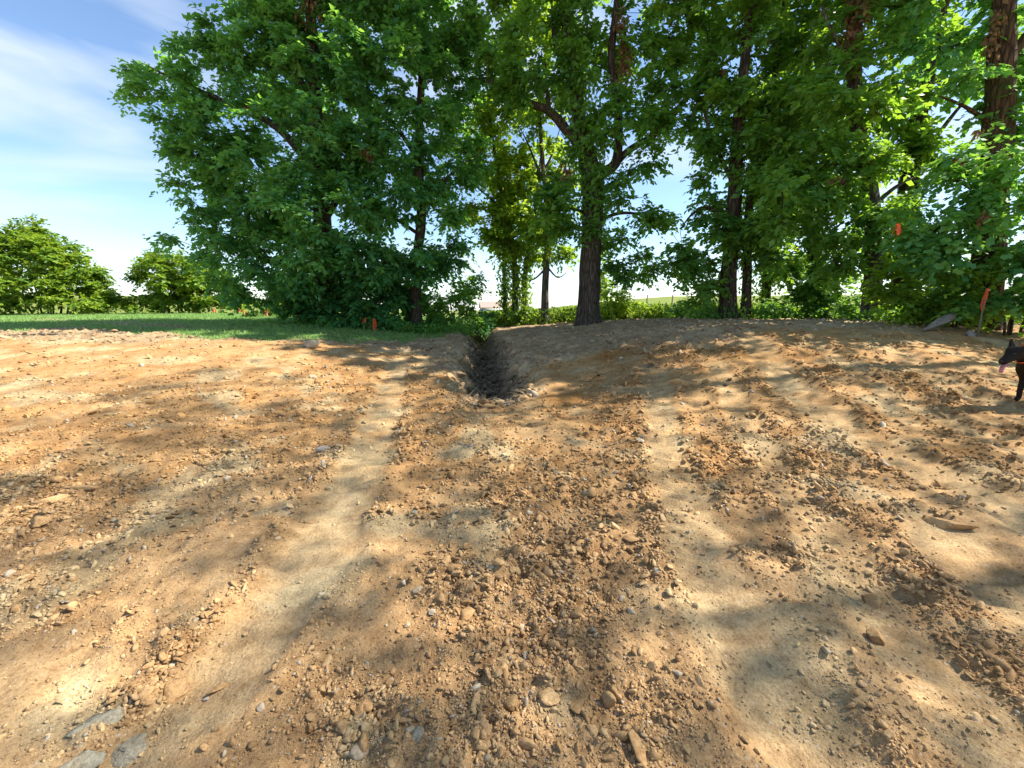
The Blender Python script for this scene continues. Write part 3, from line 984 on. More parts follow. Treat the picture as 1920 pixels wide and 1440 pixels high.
build_tree('hickory_tree', 'dark double trunked tree, thicker trunk right of the field view', 'tree', (1365, 598), 12.6,
           [(1366, 530), (1372, 450), (1378, 350), (1385, 220), (1400, 80), (1410, -80)], [.24, .215, .20, .18, .15, .11, .06],
           [([(1374, 430), (1330, 390), (1300, 400), (1275, 430)], [.07, .05, .035, .012]), ([(1378, 350), (1340, 270), (1320, 210)], [.07, .05, .02]), ([(1380, 300), (1430, 230), (1470, 170)], [.08, .05, .02])],
           [(1345, 370, 42, 55, 12.4), (1310, 440, 44, 28, 12.4, .9), (1280, 500, 40, 22, 12.3, .65), (1385, 245, 75, 75, 12.4), (1370, 440, 65, 40, 12.2), (1440, 330, 75, 70, 12.2), (1420, 115, 85, 75, 12.6), (1345, 175, 45, 60, 12.8),
            (1320, 545, 30, 22, 12.6, .5), (1400, -40, 140, 70, 12.6), (1345, 290, 35, 40, 12.6), (1330, 500, 30, 30, 12.8, .6), (1410, 480, 50, 25, 12.4), (1450, 430, 50, 40, 12.2, .8), (1480, 250, 60, 60, 12.4)],
           top_balls(1390, 12.5, 12, 2.0, 11, 3, 9), leaf='leaf', seed=16, dens=2.6, tone=.6, group='trees along the fence row', ivy=(0.2, 3, 250, .12),
           dead=[(1438, 330, 11.8, 5, 10, 14), (1356, 130, 12.4, 5, 8, 12)],
           extra_stems=[([(1398, 600, 12.8), (1400, 520, 12.8), (1402, 430, 12.8), (1415, 300, 12.8), (1450, 150, 13), (1470, 0, 13)], [.14, .125, .115, .10, .07, .03])])
build_tree('vine_tree', 'narrow vine covered tree standing right of the double trunk', 'tree', (1437, 592), 15.0,
           [(1438, 520), (1440, 440), (1446, 320), (1450, 180)], [.15, .13, .12, .09, .05], [],
           [(1440, 440, 45, 40, 15, .8), (1470, 380, 55, 50, 15, .8), (1430, 260, 60, 60, 15.2, .7), (1450, 520, 40, 20, 15, .6), (1500, 500, 40, 25, 15, .6)],
           top_balls(1445, 15, 10.5, 1.6, 7, 2, 10), leaf='leaf_light', seed=17, dens=2.2, group='trees along the fence row', ivy=(0, 5, 1800, .3))
build_tree('dark_tree', 'shaded tree with a dark overgrown base behind the gravel bank', 'tree', (1530, 592), 13.4,
           [(1530, 520), (1526, 440), (1520, 320), (1510, 180), (1505, 20)], [.24, .2, .17, .14, .10, .05],
           [([(1526, 440), (1560, 400), (1600, 390)], [.06, .04, .012])],
           [(1500, 410, 55, 45, 13.2, .9), (1540, 330, 75, 65, 13.2), (1570, 440, 40, 25, 13.2, .5), (1500, 200, 80, 70, 13.4), (1520, 80, 90, 65, 13.4), (1555, 510, 45, 28, 13.2, .8), (1490, 490, 40, 26, 13.3, .7), (1525, 555, 45, 25, 13, 1.2)],
           top_balls(1510, 13.4, 12, 2.0, 10, 3, 11), leaf='leaf', seed=18, dens=2.6, tone=.55, group='trees along the fence row', ivy=(0, 3.5, 1500, .3))
build_tree('elm_tree', 'bare grey lower trunk right of the dark hollow, browned vines high up', 'tree', (1634, 586), 10.6,
           [(1636, 530), (1640, 460), (1634, 390), (1618, 290), (1602, 190), (1604, 60), (1608, -100)], [.205, .185, .175, .17, .16, .15, .13, .08],
           [([(1612, 250), (1580, 180), (1550, 110)], [.06, .05, .02]), ([(1604, 130), (1560, 60), (1540, 10)], [.06, .04, .02]), ([(1634, 390), (1680, 350), (1720, 330)], [.06, .04, .015])],
           [(1560, 250, 70, 65, 10.4), (1580, 120, 75, 70, 10.8), (1500, 300, 55, 50, 10.6), (1570, 360, 60, 45, 10.3), (1640, 290, 50, 45, 10.2), (1680, 190, 55, 50, 10.8, .8), (1610, -50, 130, 70, 10.6), (1520, 150, 60, 60, 10.8, .8),
            (1590, 430, 45, 30, 10.4, .8), (1560, 500, 40, 26, 10.8, .6), (1660, 380, 40, 34, 10.2, .8), (1690, 60, 55, 55, 11, .8), (1660, 430, 40, 28, 10.2, .7), (1500, 370, 60, 45, 9.8, .9), (1560, 200, 60, 45, 9.8, .8)],
           top_balls(1610, 10.6, 11, 1.9, 10, 3, 12), leaf='leaf', bark='bark_grey', seed=19, dens=2.5, tone=.65, group='trees along the fence row', flare=.35,
           dead=[(1604, 40, 10.4, 20, 60, 260), (1598, 125, 10.4, 16, 20, 80), (1560, 335, 9.9, 5, 8, 12), (1580, 335, 9.9, 5, 8, 12), (1640, 215, 10, 4, 12, 10)])
build_tree('leaning_tree', 'dark trunk leaning right between grey trunk and the biggest right trunk', 'tree', (1690, 584), 11.6,
           [(1692, 520), (1698, 430), (1706, 340), (1722, 220), (1750, 90), (1785, -60)], [.25, .23, .215, .20, .17, .14, .08],
           [([(1710, 320), (1760, 250), (1800, 200), (1840, 160)], [.07, .05, .035, .012])],
           [(1720, 160, 60, 55, 11.8, .8), (1770, 280, 70, 50, 11.4, .9), (1800, 120, 75, 60, 12, .8), (1750, 30, 75, 50, 12, .7), (1700, 300, 45, 40, 11.8, .8), (1650, 490, 35, 25, 11.6, .7)],
           top_balls(1760, 11.8, 11.5, 1.9, 10, 3, 13), leaf='leaf', seed=20, dens=2.4, tone=.65, group='trees along the fence row', ivy=(1.6, 5, 600, .2))
build_tree('sycamore_tree', 'broad leafy tree at the far right, biggest trunk behind its low branches', 'tree', (1848, 588), 8.8,
           [(1850, 530), (1856, 450), (1862, 340), (1872, 220), (1880, 90), (1886, -60)], [.27, .25, .24, .23, .21, .19, .13],
           [([(1860, 380), (1800, 340), (1750, 345)], [.05, .035, .012]), ([(1878, 130), (1930, 60), (1990, 10)], [.1, .07, .03]), ([(1870, 240), (1810, 200), (1760, 180)], [.05, .03, .012])],
           [(1890, 300, 60, 40, 8.0, .9), (1810, 320, 70, 40, 8.3), (1760, 385, 75, 36, 8.3), (1880, 390, 55, 36, 7.9, .8), (1735, 440, 60, 26, 8.4, .9), (1790, 460, 50, 26, 8.3, .7), (1810, 180, 70, 55, 8.9, .8), (1830, 70, 80, 55, 9, .8),
            (1960, 260, 70, 70, 8.6), (1970, 420, 70, 70, 8.4), (1930, 130, 50, 60, 9, .7), (1900, -60, 130, 60, 9), (2040, 150, 100, 100, 9), (1915, 470, 40, 30, 8, .8)],
           top_balls(1880, 9, 10.5, 2.0, 13, 4, 14), leaf='leaf_cool', bark='bark_vine', seed=21, dens=2.0, tone=.65, group='trees along the fence row', lobed=True, size=.14,
           dead=[(1843, 405, 7.7, 7, 26, 22), (1836, 246, 8, 7, 6, 10), (1800, 300, 8, 4, 4, 6), (1862, 60, 8.6, 12, 50, 90)])



for lab, x, yv, sd in (('leafy tree just beyond the right edge, its shade over the slope', 12.8, 6.6, 22),
                       ('second leafy tree beyond the right edge nearer the viewer', 13.2, 3.0, 23),
                       ('third leafy tree beyond the right edge beside the viewer', 13.0, -.6, 24)):
    SHADE = {22: 5, 23: 4, 24: 4}
    rr_ = np.random.default_rng(sd)
    b0 = np.array([x, yv, macro(x, yv)])
    root = empty('shade_tree', b0)
    tag(root, lab, 'tree', None)
    V, F, Q, rq = sweep([(0, 0, -.1), (.1, 0, 4), (-.1, .2, 9), (.1, 0, 15)], [.14, .11, .08, .03], 10, .5, seed=sd)
    link('trunk', mesh('trunk', V, F, shade=True), M['bark'], root)
    att = np.stack([rr_.normal(size=520) * 1.45, rr_.normal(size=520) * 1.6, rr_.uniform(2.8, 19, 520)], 1)
    P, par, cnt, nb = connect(list(Q[5:]), att, rr_)
    i = np.arange(nb, len(P))
    rad = np.minimum(.0065 * np.maximum(cnt, 1) ** .45, .07)
    V1, F1 = tube_rows(P[par[i]], P[i], rad[i] * 1.2, rad[i], 5)
    tag(link('branches', mesh('branches', V1, F1, shade=True), M['bark'], root), kind='stuff')
    lp, d, n, sz, ti_, t0, t1 = spray(att, rr_, 3, SHADE[sd], 1.1, .15, axis=att.mean(0))
    tag(link('crown', leaf_mesh('crown', lp, d, n, sz, ti_), M['leaf'], root), kind='stuff')

# ------------------------------------------------------------------ shrubs, hedges and understorey
def build_shrub(name, label, px, py, Y, blobs, leaf, stems=4, seed=1, size=.12, dens=3.2, cat='shrub', group=None, tone=.5, twigs=13, per=13, reach=.5, droop=.25, lobed=False, whips=0, flat=.55):
    r = np.random.default_rng(seed)
    b = at(px, py, Y)
    b[2] = macro(b[0], b[1]) - .02
    root = empty(name, b)
    tag(root, label, cat, group)
    att = blob_points(blobs, r, dens)
    floor = macro(att[:, 0], att[:, 1]) + .06
    att[:, 2] = np.maximum(att[:, 2], floor)
    nodes = []
    spread = max(np.ptp(att[:, 0]) * .22, .08)
    for k in range(stems):
        off = np.array([r.uniform(-1, 1) * spread, r.uniform(-.2, .2) * spread, 0])
        h = (att[:, 2].max() - b[2]) * r.uniform(.45, .7)
        p0 = b + off * .7 + np.array([0, 0, -.08])
        p1 = p0 + np.array([off[0] * .4, 0, h * .5])
        p2 = p1 + np.array([off[0] * .7, r.uniform(-.2, .2), h * .55])
        V, F, Q, rr = sweep([p0, p1, p2], [.012 * h + .012, .009 * h + .008, .01], 7, .2, seed=seed + k)
        link('stem', mesh('stem', V - b, F, shade=True), M['bark'], root)
        nodes += list(Q[2:])
    P, par, cnt, nb = connect(nodes, att, r)
    i = np.arange(nb, len(P))
    rad = np.minimum(.005 * np.maximum(cnt, 1) ** .45, .05)
    V1, F1 = tube_rows(P[par[i]], P[i], rad[i] * 1.2, rad[i], 4)
    tag(link('branches', mesh('branches', V1 - b, F1, shade=True), M['bark'], root), kind='stuff')
    lp, d, n, sz, ti, t0, t1 = spray(att, r, twigs, per, reach, size, flat=flat, axis=att.mean(0), tone=tone, droop=droop)
    if whips:                                # long arching shoots above the mass
        topz = np.quantile(att[:, 2], .75)
        cand = att[att[:, 2] > topz]
        s = cand[r.integers(0, len(cand), whips)]
        dirs = norm(np.stack([r.normal(size=whips) * .7, r.normal(size=whips) * .3, np.full(whips, 1.0)], 1))
        ln = r.uniform(.6, 1.35, whips)
        t = np.linspace(.1, 1, 18)
        W = s[:, None] + dirs[:, None] * (ln[:, None] * t)[:, :, None]
        W[:, :, 2] -= .35 * (ln[:, None] * t) ** 2
        W = W.reshape(-1, 3)
        sd = np.tile(np.where(np.arange(18) % 2, 1, -1), whips)[:, None]
        lp = np.concatenate([lp, W])
        d = np.concatenate([d, np.repeat(dirs, 18, 0) * .4 + sd * np.array([1.0, .2, -.1]) + r.normal(size=W.shape) * .2])
        n = np.concatenate([n, np.array([0, 0, 1.0]) + r.normal(size=W.shape) * .5])
        sz = np.concatenate([sz, size * r.uniform(.6, 1.1, len(W))])
        ti = np.concatenate([ti, np.clip(r.normal(.6, .15, len(W)), 0, 1)])
    o = link('foliage', leaf_mesh('foliage', lp - b, d, n, sz, ti, lobed), M[leaf], root)
    tag(o, kind='stuff')
    return root


build_shrub('bush', 'big sunlit yellow green bush at the left edge of the lawn', 90, 583, 24,
            [(-60, 500, 90, 60, 23), (20, 480, 70, 40, 24), (80, 500, 70, 55, 23), (135, 522, 50, 43, 23.4), (180, 540, 34, 32, 24), (60, 545, 80, 32, 22.6), (140, 560, 50, 20, 22.8), (60, 450, 60, 22, 24), (110, 470, 40, 22, 24), (-20, 565, 60, 16, 22.6), (175, 568, 22, 14, 24)],
            'leaf_bush', stems=7, seed=31, size=.21, dens=2.4, whips=150, reach=.75, tone=.62, twigs=12, per=13, group='bushes beyond the lawn')
build_shrub('bush', 'sunlit bush in front of the hedge partly under the huge left tree', 335, 584, 25,
            [(300, 528, 38, 32, 25), (340, 520, 60, 42, 24.4), (390, 540, 55, 34, 25), (280, 560, 28, 20, 25), (330, 560, 60, 20, 24.5), (420, 565, 40, 18, 25.4), (315, 500, 34, 16, 25)],
            'leaf_bush', stems=6, seed=32, size=.21, dens=2.6, whips=90, reach=.7, tone=.6, twigs=12, per=13, group='bushes beyond the lawn')
build_shrub('shrub', 'low pale green growth in the gap between the two left bushes', 245, 583, 34, [(215, 574, 16, 8, 34), (245, 575, 22, 7, 34), (275, 577, 14, 5, 34)], 'weed', 3, 33, .26, 1.2, tone=.75)
build_shrub('shrub', 'small round bright bush under the skirts of the huge left tree', 492, 597, 19, [(490, 582, 16, 10, 19), (478, 590, 12, 6, 19)], 'weed', 3, 34, .12, 4)
build_shrub('shrub', 'sunlit yellowish bush far behind the orange flagged stakes', 480, 588, 32, [(450, 572, 26, 10, 32), (490, 570, 26, 12, 32), (525, 573, 22, 10, 32)], 'leaf_bush', 4, 35, .24, 1.4, tone=.9)
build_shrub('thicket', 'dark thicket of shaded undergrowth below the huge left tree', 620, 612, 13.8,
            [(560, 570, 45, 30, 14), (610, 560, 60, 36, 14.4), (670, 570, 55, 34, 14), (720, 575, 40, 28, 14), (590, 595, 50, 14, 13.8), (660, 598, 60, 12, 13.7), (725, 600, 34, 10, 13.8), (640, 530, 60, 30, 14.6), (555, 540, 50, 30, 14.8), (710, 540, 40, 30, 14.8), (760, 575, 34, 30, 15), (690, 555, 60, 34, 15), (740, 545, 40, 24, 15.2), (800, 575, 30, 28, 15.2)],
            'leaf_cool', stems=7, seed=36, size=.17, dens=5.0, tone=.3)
build_shrub('shrub', 'green bush right of the bare sunlit trunk at the trench end', 855, 612, 14.8,
            [(830, 570, 40, 34, 14.8), (870, 560, 32, 32, 15), (850, 598, 46, 14, 14.6), (815, 602, 28, 10, 14.4), (885, 530, 20, 26, 15.3)], 'leaf', stems=5, seed=37, size=.13, dens=3.4, tone=.55)
build_shrub('shrub', 'lime green sunlit shrub hanging over the far trench end', 885, 600, 16.6, [(885, 545, 24, 22, 16.6), (878, 575, 20, 16, 16.6)], 'weed', 3, 38, .13, 3.0, tone=.8)
build_shrub('shrub', 'dark feathery weed standing in the far mouth of the trench', 912, 618, 15.4, [(910, 596, 16, 12, 15.4), (915, 608, 22, 8, 15.3), (900, 608, 14, 6, 15.3)], 'leaf_cool', 4, 39, .10, 4.5, tone=.2)
build_shrub('shrub', 'bright lime shrub right beside the thick dark trunk', 1150, 598, 15.5, [(1150, 540, 32, 32, 15.5), (1135, 570, 30, 22, 15.4), (1170, 575, 26, 16, 15.5), (1140, 500, 22, 26, 15.6)], 'leaf_light', 4, 40, .14, 3.2, tone=.8)
build_shrub('shrub', 'leafy shaded shrub at the left foot of the double trunk', 1320, 596, 14.2, [(1310, 578, 26, 14, 14.2), (1340, 588, 24, 10, 14.2), (1292, 574, 14, 6, 14.2)], 'leaf', 4, 41, .12, 3.6)
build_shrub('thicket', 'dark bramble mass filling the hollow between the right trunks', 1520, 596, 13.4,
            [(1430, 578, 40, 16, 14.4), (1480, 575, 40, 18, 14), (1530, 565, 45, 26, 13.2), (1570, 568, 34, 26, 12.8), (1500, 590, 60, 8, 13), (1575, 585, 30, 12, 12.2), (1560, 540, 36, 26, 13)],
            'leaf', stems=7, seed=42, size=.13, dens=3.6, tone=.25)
build_shrub('sapling', 'light green sapling between the grey trunk and the grey rock', 1710, 590, 9.4,
            [(1700, 495, 30, 20, 9.2), (1715, 525, 36, 20, 9.2), (1680, 545, 26, 12, 9.2), (1720, 560, 36, 14, 9.2), (1690, 575, 24, 8, 9.2)], 'leaf_light', 3, 43, .12, 5.5, tone=.45, lobed=True)
build_shrub('shrub', 'dark leafy shrub behind the light sapling on the right', 1760, 585, 10.4,
            [(1745, 480, 40, 34, 10.8), (1780, 500, 45, 36, 10.6), (1750, 540, 45, 30, 10.6), (1700, 562, 24, 20, 10.6)], 'leaf', 5, 44, .13, 4.2, tone=.35, lobed=True)
build_shrub('shrub', 'green shrub behind the grey rock with an orange ribbon beside it', 1800, 590, 8.6,
            [(1790, 530, 40, 26, 8.6), (1815, 560, 36, 20, 8.4), (1775, 555, 26, 16, 8.6), (1800, 580, 40, 8, 8.2)], 'leaf_light', 4, 45, .11, 6, tone=.4, lobed=True)
build_shrub('thicket', 'dense green thicket at the right edge above the dog', 1905, 592, 7.8,
            [(1890, 530, 40, 34, 7.8), (1930, 500, 46, 40, 7.8), (1880, 570, 36, 18, 7.6), (1925, 570, 40, 22, 7.4), (1975, 540, 50, 50, 7.4)], 'leaf', 5, 46, .11, 6, tone=.42, lobed=True)


# ------------------------------------------------------------------ ground cover
def ground_leaves(name, label, pts, leaf, size, up, seed, per=16, reach=.22, cat='weeds', parent=None, tone=.55):
    r = np.random.default_rng(seed)
    P = np.repeat(pts, per, 0)
    P = P + r.normal(size=P.shape) * np.array([reach, reach, 0])
    P[:, 2] += r.uniform(0, 1, len(P)) ** 1.4 * up
    d = r.normal(size=P.shape) * .8 + np.array([0, 0, .25])
    n = np.array([0, 0, 1.0]) + r.normal(size=P.shape) * .6
    ti = np.clip(np.repeat(r.normal(tone, .18, len(pts)), per) + r.normal(size=len(P)) * .12, 0, 1)
    o = link(name, leaf_mesh(name, P, d, n, size * r.uniform(.6, 1.2, len(P)), ti), M[leaf])
    return tag(o, label, cat, None, 'stuff')


def region_points(n, x0, x1, y0, y1, seed, keep=None):
    r = np.random.default_rng(seed)
    x, y = r.uniform(x0, x1, n), r.uniform(y0, y1, n)
    z, c, info = surface(x, y, True)
    if keep is not None:
        k = keep(x, y, info)
        x, y, z = x[k], y[k], z[k]
    return np.stack([x, y, z], 1)


pts = region_points(2600, -1.6, 9, 15.6, 20, 51, lambda x, y, i: (fbm(x * .9, y * .9, 3, 52) > -.25) & (x > -1.2 + (y < 16.2) * 1.2))
ground_leaves('weeds', 'sunlit knee high weeds along the bank behind the thick trunk', pts, 'weed', .14, .5, 53, 22, .2, tone=.7)
pts = region_points(900, 5.5, 14, 12.2, 17, 54, lambda x, y, i: fbm(x, y, 3, 55) > -.2)
ground_leaves('undergrowth', 'dark undergrowth behind the gravel bank between right trunks', pts, 'leaf', .12, .35, 56, 20, .2, tone=.35)
pts = region_points(420, 8.2, 13, 8.6, 10.4, 57, lambda x, y, i: y > 9.3 - .22 * (x - 8))
ground_leaves('undergrowth', 'green ground cover along the foot of the right thicket', pts, 'leaf', .09, .3, 58, 26, .16, tone=.5)
pts = region_points(420, -6.6, -1.4, 13.3, 15.2, 59, lambda x, y, i: fbm(x * 1.2, y, 3, 60) > -.2)
ground_leaves('undergrowth', 'scruffy weeds along the lawn edge under the left trees', pts, 'leaf', .10, .28, 61, 20, .16, tone=.45)


def blades(name, label, pts, leaf, h, w, lean, seed, tone=.5, cat='grass', flat=False):
    r = np.random.default_rng(seed)
    n = len(pts)
    th = r.uniform(0, 6.28, n)
    hh = h * r.uniform(.5, 1.3, n)
    side = np.stack([np.cos(th), np.sin(th), np.zeros(n)], 1) * (w * r.uniform(.6, 1.3, n))[:, None]
    ph = r.uniform(0, 6.28, n)
    if flat:
        tip = np.stack([np.cos(ph) * hh, np.sin(ph) * hh, hh * r.uniform(-.1, .45, n)], 1)
    else:
        tip = np.stack([np.cos(ph) * hh * lean, np.sin(ph) * hh * lean, hh], 1)
    V = np.stack([pts - side * .5, pts + side * .5, pts + tip], 1)
    F = np.arange(n * 3).reshape(-1, 3)
    ti = np.repeat(np.clip(r.normal(tone, .2, n), 0, 1), 3)
    o = link(name, mesh(name, V.reshape(-1, 3), F, {'tint': ti}), M[leaf])
    return tag(o, label, cat, None, 'stuff')


pts = region_points(120000, -24, -1, 8.5, 24, 62, lambda x, y, i: (i['grass'] > .35) & (x > -1.25 * y - 1) & (fbm(x * 1.3, y * 1.3, 3, 63) > -.55))
blades('grass', 'mown green lawn stretching left behind the bare soil', pts, 'grass', .07, .018, .9, 64, .7)
pts = region_points(30000, -13, 4.5, 5.2, 16.5, 65, lambda x, y, i: (i['topsoil'] > .5) & (i['grass'] < .5) & (fbm(x * 2, y * 2, 3, 66) > -.1))
blades('dry_grass', 'dead straw and root fibres strewn over the grey topsoil', pts, 'straw', .14, .016, .6, 67, .5, cat='straw', flat=True)
pts = region_points(16000, -2.2, 1.4, 5.6, 16, 68, lambda x, y, i: (i['dep'] > .06))
blades('dry_grass', 'torn roots and straw hanging along the trench walls', pts, 'straw', .26, .022, .7, 69, .85, cat='straw', flat=True)


# ------------------------------------------------------------------ stones and clods
def ico(sub):
    import bmesh
    bm = bmesh.new()
    bmesh.ops.create_icosphere(bm, subdivisions=sub, radius=1)
    V = np.array([v.co[:] for v in bm.verts])
    F = np.array([[v.index for v in f.verts] for f in bm.faces])
    bm.free()
    return V, F


ICO = {k: ico(k) for k in (1, 2, 3)}


def chunk(sub, seed, cuts=7, depth=(.55, .9), rough=.08):
    r = np.random.default_rng(seed)
    V, F = ICO[sub]
    V = V.copy()
    for _ in range(cuts):
        d = norm(r.normal(size=3))
        k = r.uniform(*depth)
        s = V @ d
        V = V - np.outer(np.clip(s - k, 0, None), d)
    V = V * (1 + rough * r.normal(size=(len(V), 1)))
    return V, F


def rock_thing(name, label, cat, px, py, size, mat, seed, rz=0.0, sink=.25, tilt=(0, 0), sub=3, group=None, rough=.035, cuts=9, spot=None):
    p = ground_px(px, py) if spot is None else spot
    V, F = chunk(sub, seed, cuts, (.34, .78), rough)
    V = V * (np.array(size) / 2)
    M3 = np.array(Matrix.Rotation(rz, 3, 'Z') @ Matrix.Rotation(tilt[0], 3, 'X') @ Matrix.Rotation(tilt[1], 3, 'Y'))
    V = V @ M3.T
    z = gz(p[0], p[1])
    V[:, 2] += -V[:, 2].min() - sink * size[2]
    o = link(name, mesh(name, V, F), M[mat], None, (p[0], p[1], z))
    return tag(o, label, cat, group)


rock_thing('boulder', 'cream boulder lying alone at the lawn edge in sunlight', 'rock', 582, 652, (.42, .34, .24), 'boulder', 101, .3, .15)
rock_thing('rock', 'long grey slab rock leaning up by the right shrubs', 'rock', 1762, 590, (.62, .25, .17), 'grey_rock', 102, -.1, .05, (0, -.5), rough=.07, cuts=6, spot=at(1762, 590, 8.0))
rock_thing('rock', 'small grey rock at the foot of the ribboned stake', 'rock', 1822, 592, (.24, .2, .17), 'grey_rock', 103, .4, .1, spot=at(1824, 594, 7.6))
rock_thing('slab', 'upper pale grey clay slab with torn left end, lower left corner', 'slab', 200, 1352, (.20, .085, .05), 'grey_slab', 104, .75, .3, (.25, .1), rough=.075)
rock_thing('slab', 'broad flat grey green clay slab, lower left corner', 'slab', 238, 1395, (.19, .14, .045), 'grey_slab', 105, .6, .35, (.1, .1), rough=.075)
rock_thing('slab', 'pale grey slab cut by the bottom edge, lower left', 'slab', 165, 1440, (.20, .11, .05), 'grey_slab', 106, .5, .2, (.1, -.1), rough=.05)
rock_thing('slab', 'tan clay slab above a dark crack near the grey slabs', 'slab', 330, 1290, (.16, .12, .06), 'clod', 107, .6, .3, (.15, .05), rough=.05)
rock_thing('slab', 'narrow tan clay plate beside a white pebble, lower left', 'slab', 408, 1285, (.10, .045, .03), 'clod', 108, .9, .2, rough=.05)
rock_thing('pebble', 'white pebble beside the narrow clay plate, lower left', 'pebble', 388, 1306, (.035, .022, .018), 'blue_stone', 109, .3, .2, sub=2)
rock_thing('clod', 'long tan clod lying like a log on the right', 'clod', 1778, 990, (.34, .085, .08), 'clod', 110, -.5, .2, rough=.05)
rock_thing('clod', 'short pointed clod touching the long log shaped clod', 'clod', 1738, 975, (.14, .07, .05), 'clod', 111, .4, .2, rough=.05)
rock_thing('clod', 'yellow tan plate of clay at the bottom right of centre', 'clod', 1195, 1412, (.065, .15, .03), 'clod', 112, .4, .1, (.2, .2), rough=.05)
rock_thing('clod', 'flat square clay flake, left one of the flake pair', 'clod', 1030, 1315, (.09, .085, .03), 'clod', 113, .1, .2, rough=.04)
rock_thing('clod', 'flat square clay flake, right one of the flake pair', 'clod', 1075, 1328, (.10, .085, .03), 'clod', 114, -.5, .2, rough=.04)
rock_thing('clod', 'upright pale knobbly clod right of the two flat flakes', 'clod', 1140, 1312, (.06, .055, .06), 'clod', 115, 0, .15)
rock_thing('stone', 'smooth pinkish stone among the centre clods, largest there', 'stone', 786, 1113, (.072, .06, .05), 'pale_stone', 116, .5, .15, rough=.01, cuts=6)
rock_thing('stone', 'white rounded stone just below the smooth pinkish stone', 'stone', 810, 1150, (.036, .04, .035), 'blue_stone', 117, .2, .15, rough=.01, cuts=6)
rock_thing('stone', 'pale broken stone left of the white rounded stone', 'stone', 762, 1172, (.04, .03, .026), 'pale_stone', 118, .6, .15)
rock_thing('clod', 'brown angular clod standing above the centre clod field', 'clod', 876, 1032, (.075, .065, .06), 'clod', 119, .2, .15)
rock_thing('clod', 'big flat faced clod in the middle of the clod field', 'clod', 876, 1158, (.10, .10, .045), 'clod', 120, .2, .2)
rock_thing('clod', 'round tan clod right of centre with shaded left side', 'clod', 1113, 1162, (.06, .055, .05), 'clod', 121, .9, .15)
rock_thing('clod', 'split pale clod at the bottom left of centre', 'clod', 668, 1420, (.085, .06, .045), 'pale_stone', 122, .6, .15)
rock_thing('clod', 'grey round clod at the bottom left of centre', 'clod', 786, 1402, (.06, .055, .035), 'grey_slab', 123, .6, .2)
rock_thing('clod', 'dark brown rounded lump on the right slope', 'clod', 1636, 1120, (.12, .10, .08), 'clod', 124, .6, .25)
rock_thing('clod', 'crumbling brown lump below the dark rounded one', 'clod', 1640, 1192, (.12, .08, .07), 'clod', 125, .2, .3)
rock_thing('clod', 'dark grey clod alone on the smooth right slope', 'clod', 1641, 854, (.075, .06, .05), 'dark_clod', 126, .6, .2)
rock_thing('clod', 'black topsoil clod below the grey bank', 'clod', 1219, 688, (.15, .12, .11), 'dark_clod', 127, .2, .2)
rock_thing('clod', 'upper dark crumb of the pair on the tracked slope', 'clod', 1368, 712, (.09, .07, .06), 'dark_clod', 128, .2, .2)
rock_thing('clod', 'lower dark crumb of the pair on the tracked slope', 'clod', 1362, 724, (.10, .08, .06), 'dark_clod', 129, .7, .2)
rock_thing('stone', 'bluish white stone below the grey bank', 'stone', 1165, 676, (.14, .10, .09), 'blue_stone', 130, .7, .2)
rock_thing('stone', 'white stone on the grey bank right of the trench', 'stone', 1110, 642, (.16, .12, .11), 'pale_stone', 131, .7, .2)
rock_thing('stone', 'pale flat stone on the left between track and rubble', 'stone', 606, 845, (.15, .10, .06), 'blue_stone', 132, .1, .25)
rock_thing('stone', 'oval pale stone right of the flat left stone', 'stone', 634, 838, (.07, .06, .05), 'pale_stone', 133, .1, .2)
rock_thing('stone', 'grey wedge stone in the centre below the tracks', 'stone', 776, 965, (.09, .06, .05), 'grey_slab', 134, .5, .2)
rock_thing('clod', 'long tan plank shaped clod on the far left', 'clod', 105, 945, (.28, .10, .08), 'clod', 135, .5, .2)
rock_thing('clod', 'pale wedge clod at the left below the plank shaped one', 'clod', 80, 985, (.20, .12, .09), 'clod', 136, .7, .2)
rock_thing('clod', 'thin straight clod lying over the left rubble', 'clod', 150, 922, (.30, .06, .05), 'clod', 137, .05, .15)
rock_thing('clod', 'thin dark crust lifted above a shadow, centre right', 'clod', 1180, 1018, (.12, .08, .03), 'clod', 138, -.4, .1, (.2, .1))
rock_thing('clod', 'brown flat crust piece above the smooth pinkish stone', 'clod', 806, 1040, (.10, .035, .03), 'clod', 139, .1, .1)
rock_thing('clod', 'orange clay lump on the trench floor', 'clod', 898, 682, (.16, .13, .12), 'clod', 140, .1, .2, spot=np.array([-.50, 8.3, 0]))

# loose clods: sizes and positions over the rough ground
r = np.random.default_rng(90)
NC = 260000
NM = 60000
yy = .75 * np.exp(r.uniform(0, 1, NC) ** .9 * math.log(13 / .75))
yy[:NM] = 2.6 * np.exp(r.uniform(0, 1, NM) ** .85 * math.log(13.5 / 2.6))
xx = r.uniform(-1, 1, NC) * (1.28 * yy + .5)
keepw = (yy / 13) ** .05
z, c, info = surface(xx, yy, True)
prob = np.clip(info['rough'] ** 1.2 * 1.35 + .13 + .30 * info['topsoil'] - .10 * info['trk'], .02, 1) * (1 - info['grass'])
size = .0065 * (1 - r.uniform(0, .9992, NC)) ** (-1 / 2.6)
size = np.clip(size, .006, .042) * (.62 + 1.0 * info['rough'] ** 1.5) * (1 + .07 * yy)
size[:NM] = .020 * (1 - r.uniform(0, .995, NM)) ** (-1 / 3.2) * (.75 + .07 * yy[:NM])
trn = (info['dep'] > .05) & (np.arange(NC) < NM)
prob = np.where(trn, 1.0, prob)
size = np.where(trn, size * r.uniform(1.0, 3.4, NC), size)
far_ok = size / yy > .0040 + .0012 * r.uniform(0, 1, NC)
keep = (r.uniform(0, 1, NC) < prob) & far_ok & (yy < 14)
xx, yy, z, size = xx[keep], yy[keep], z[keep], size[keep]
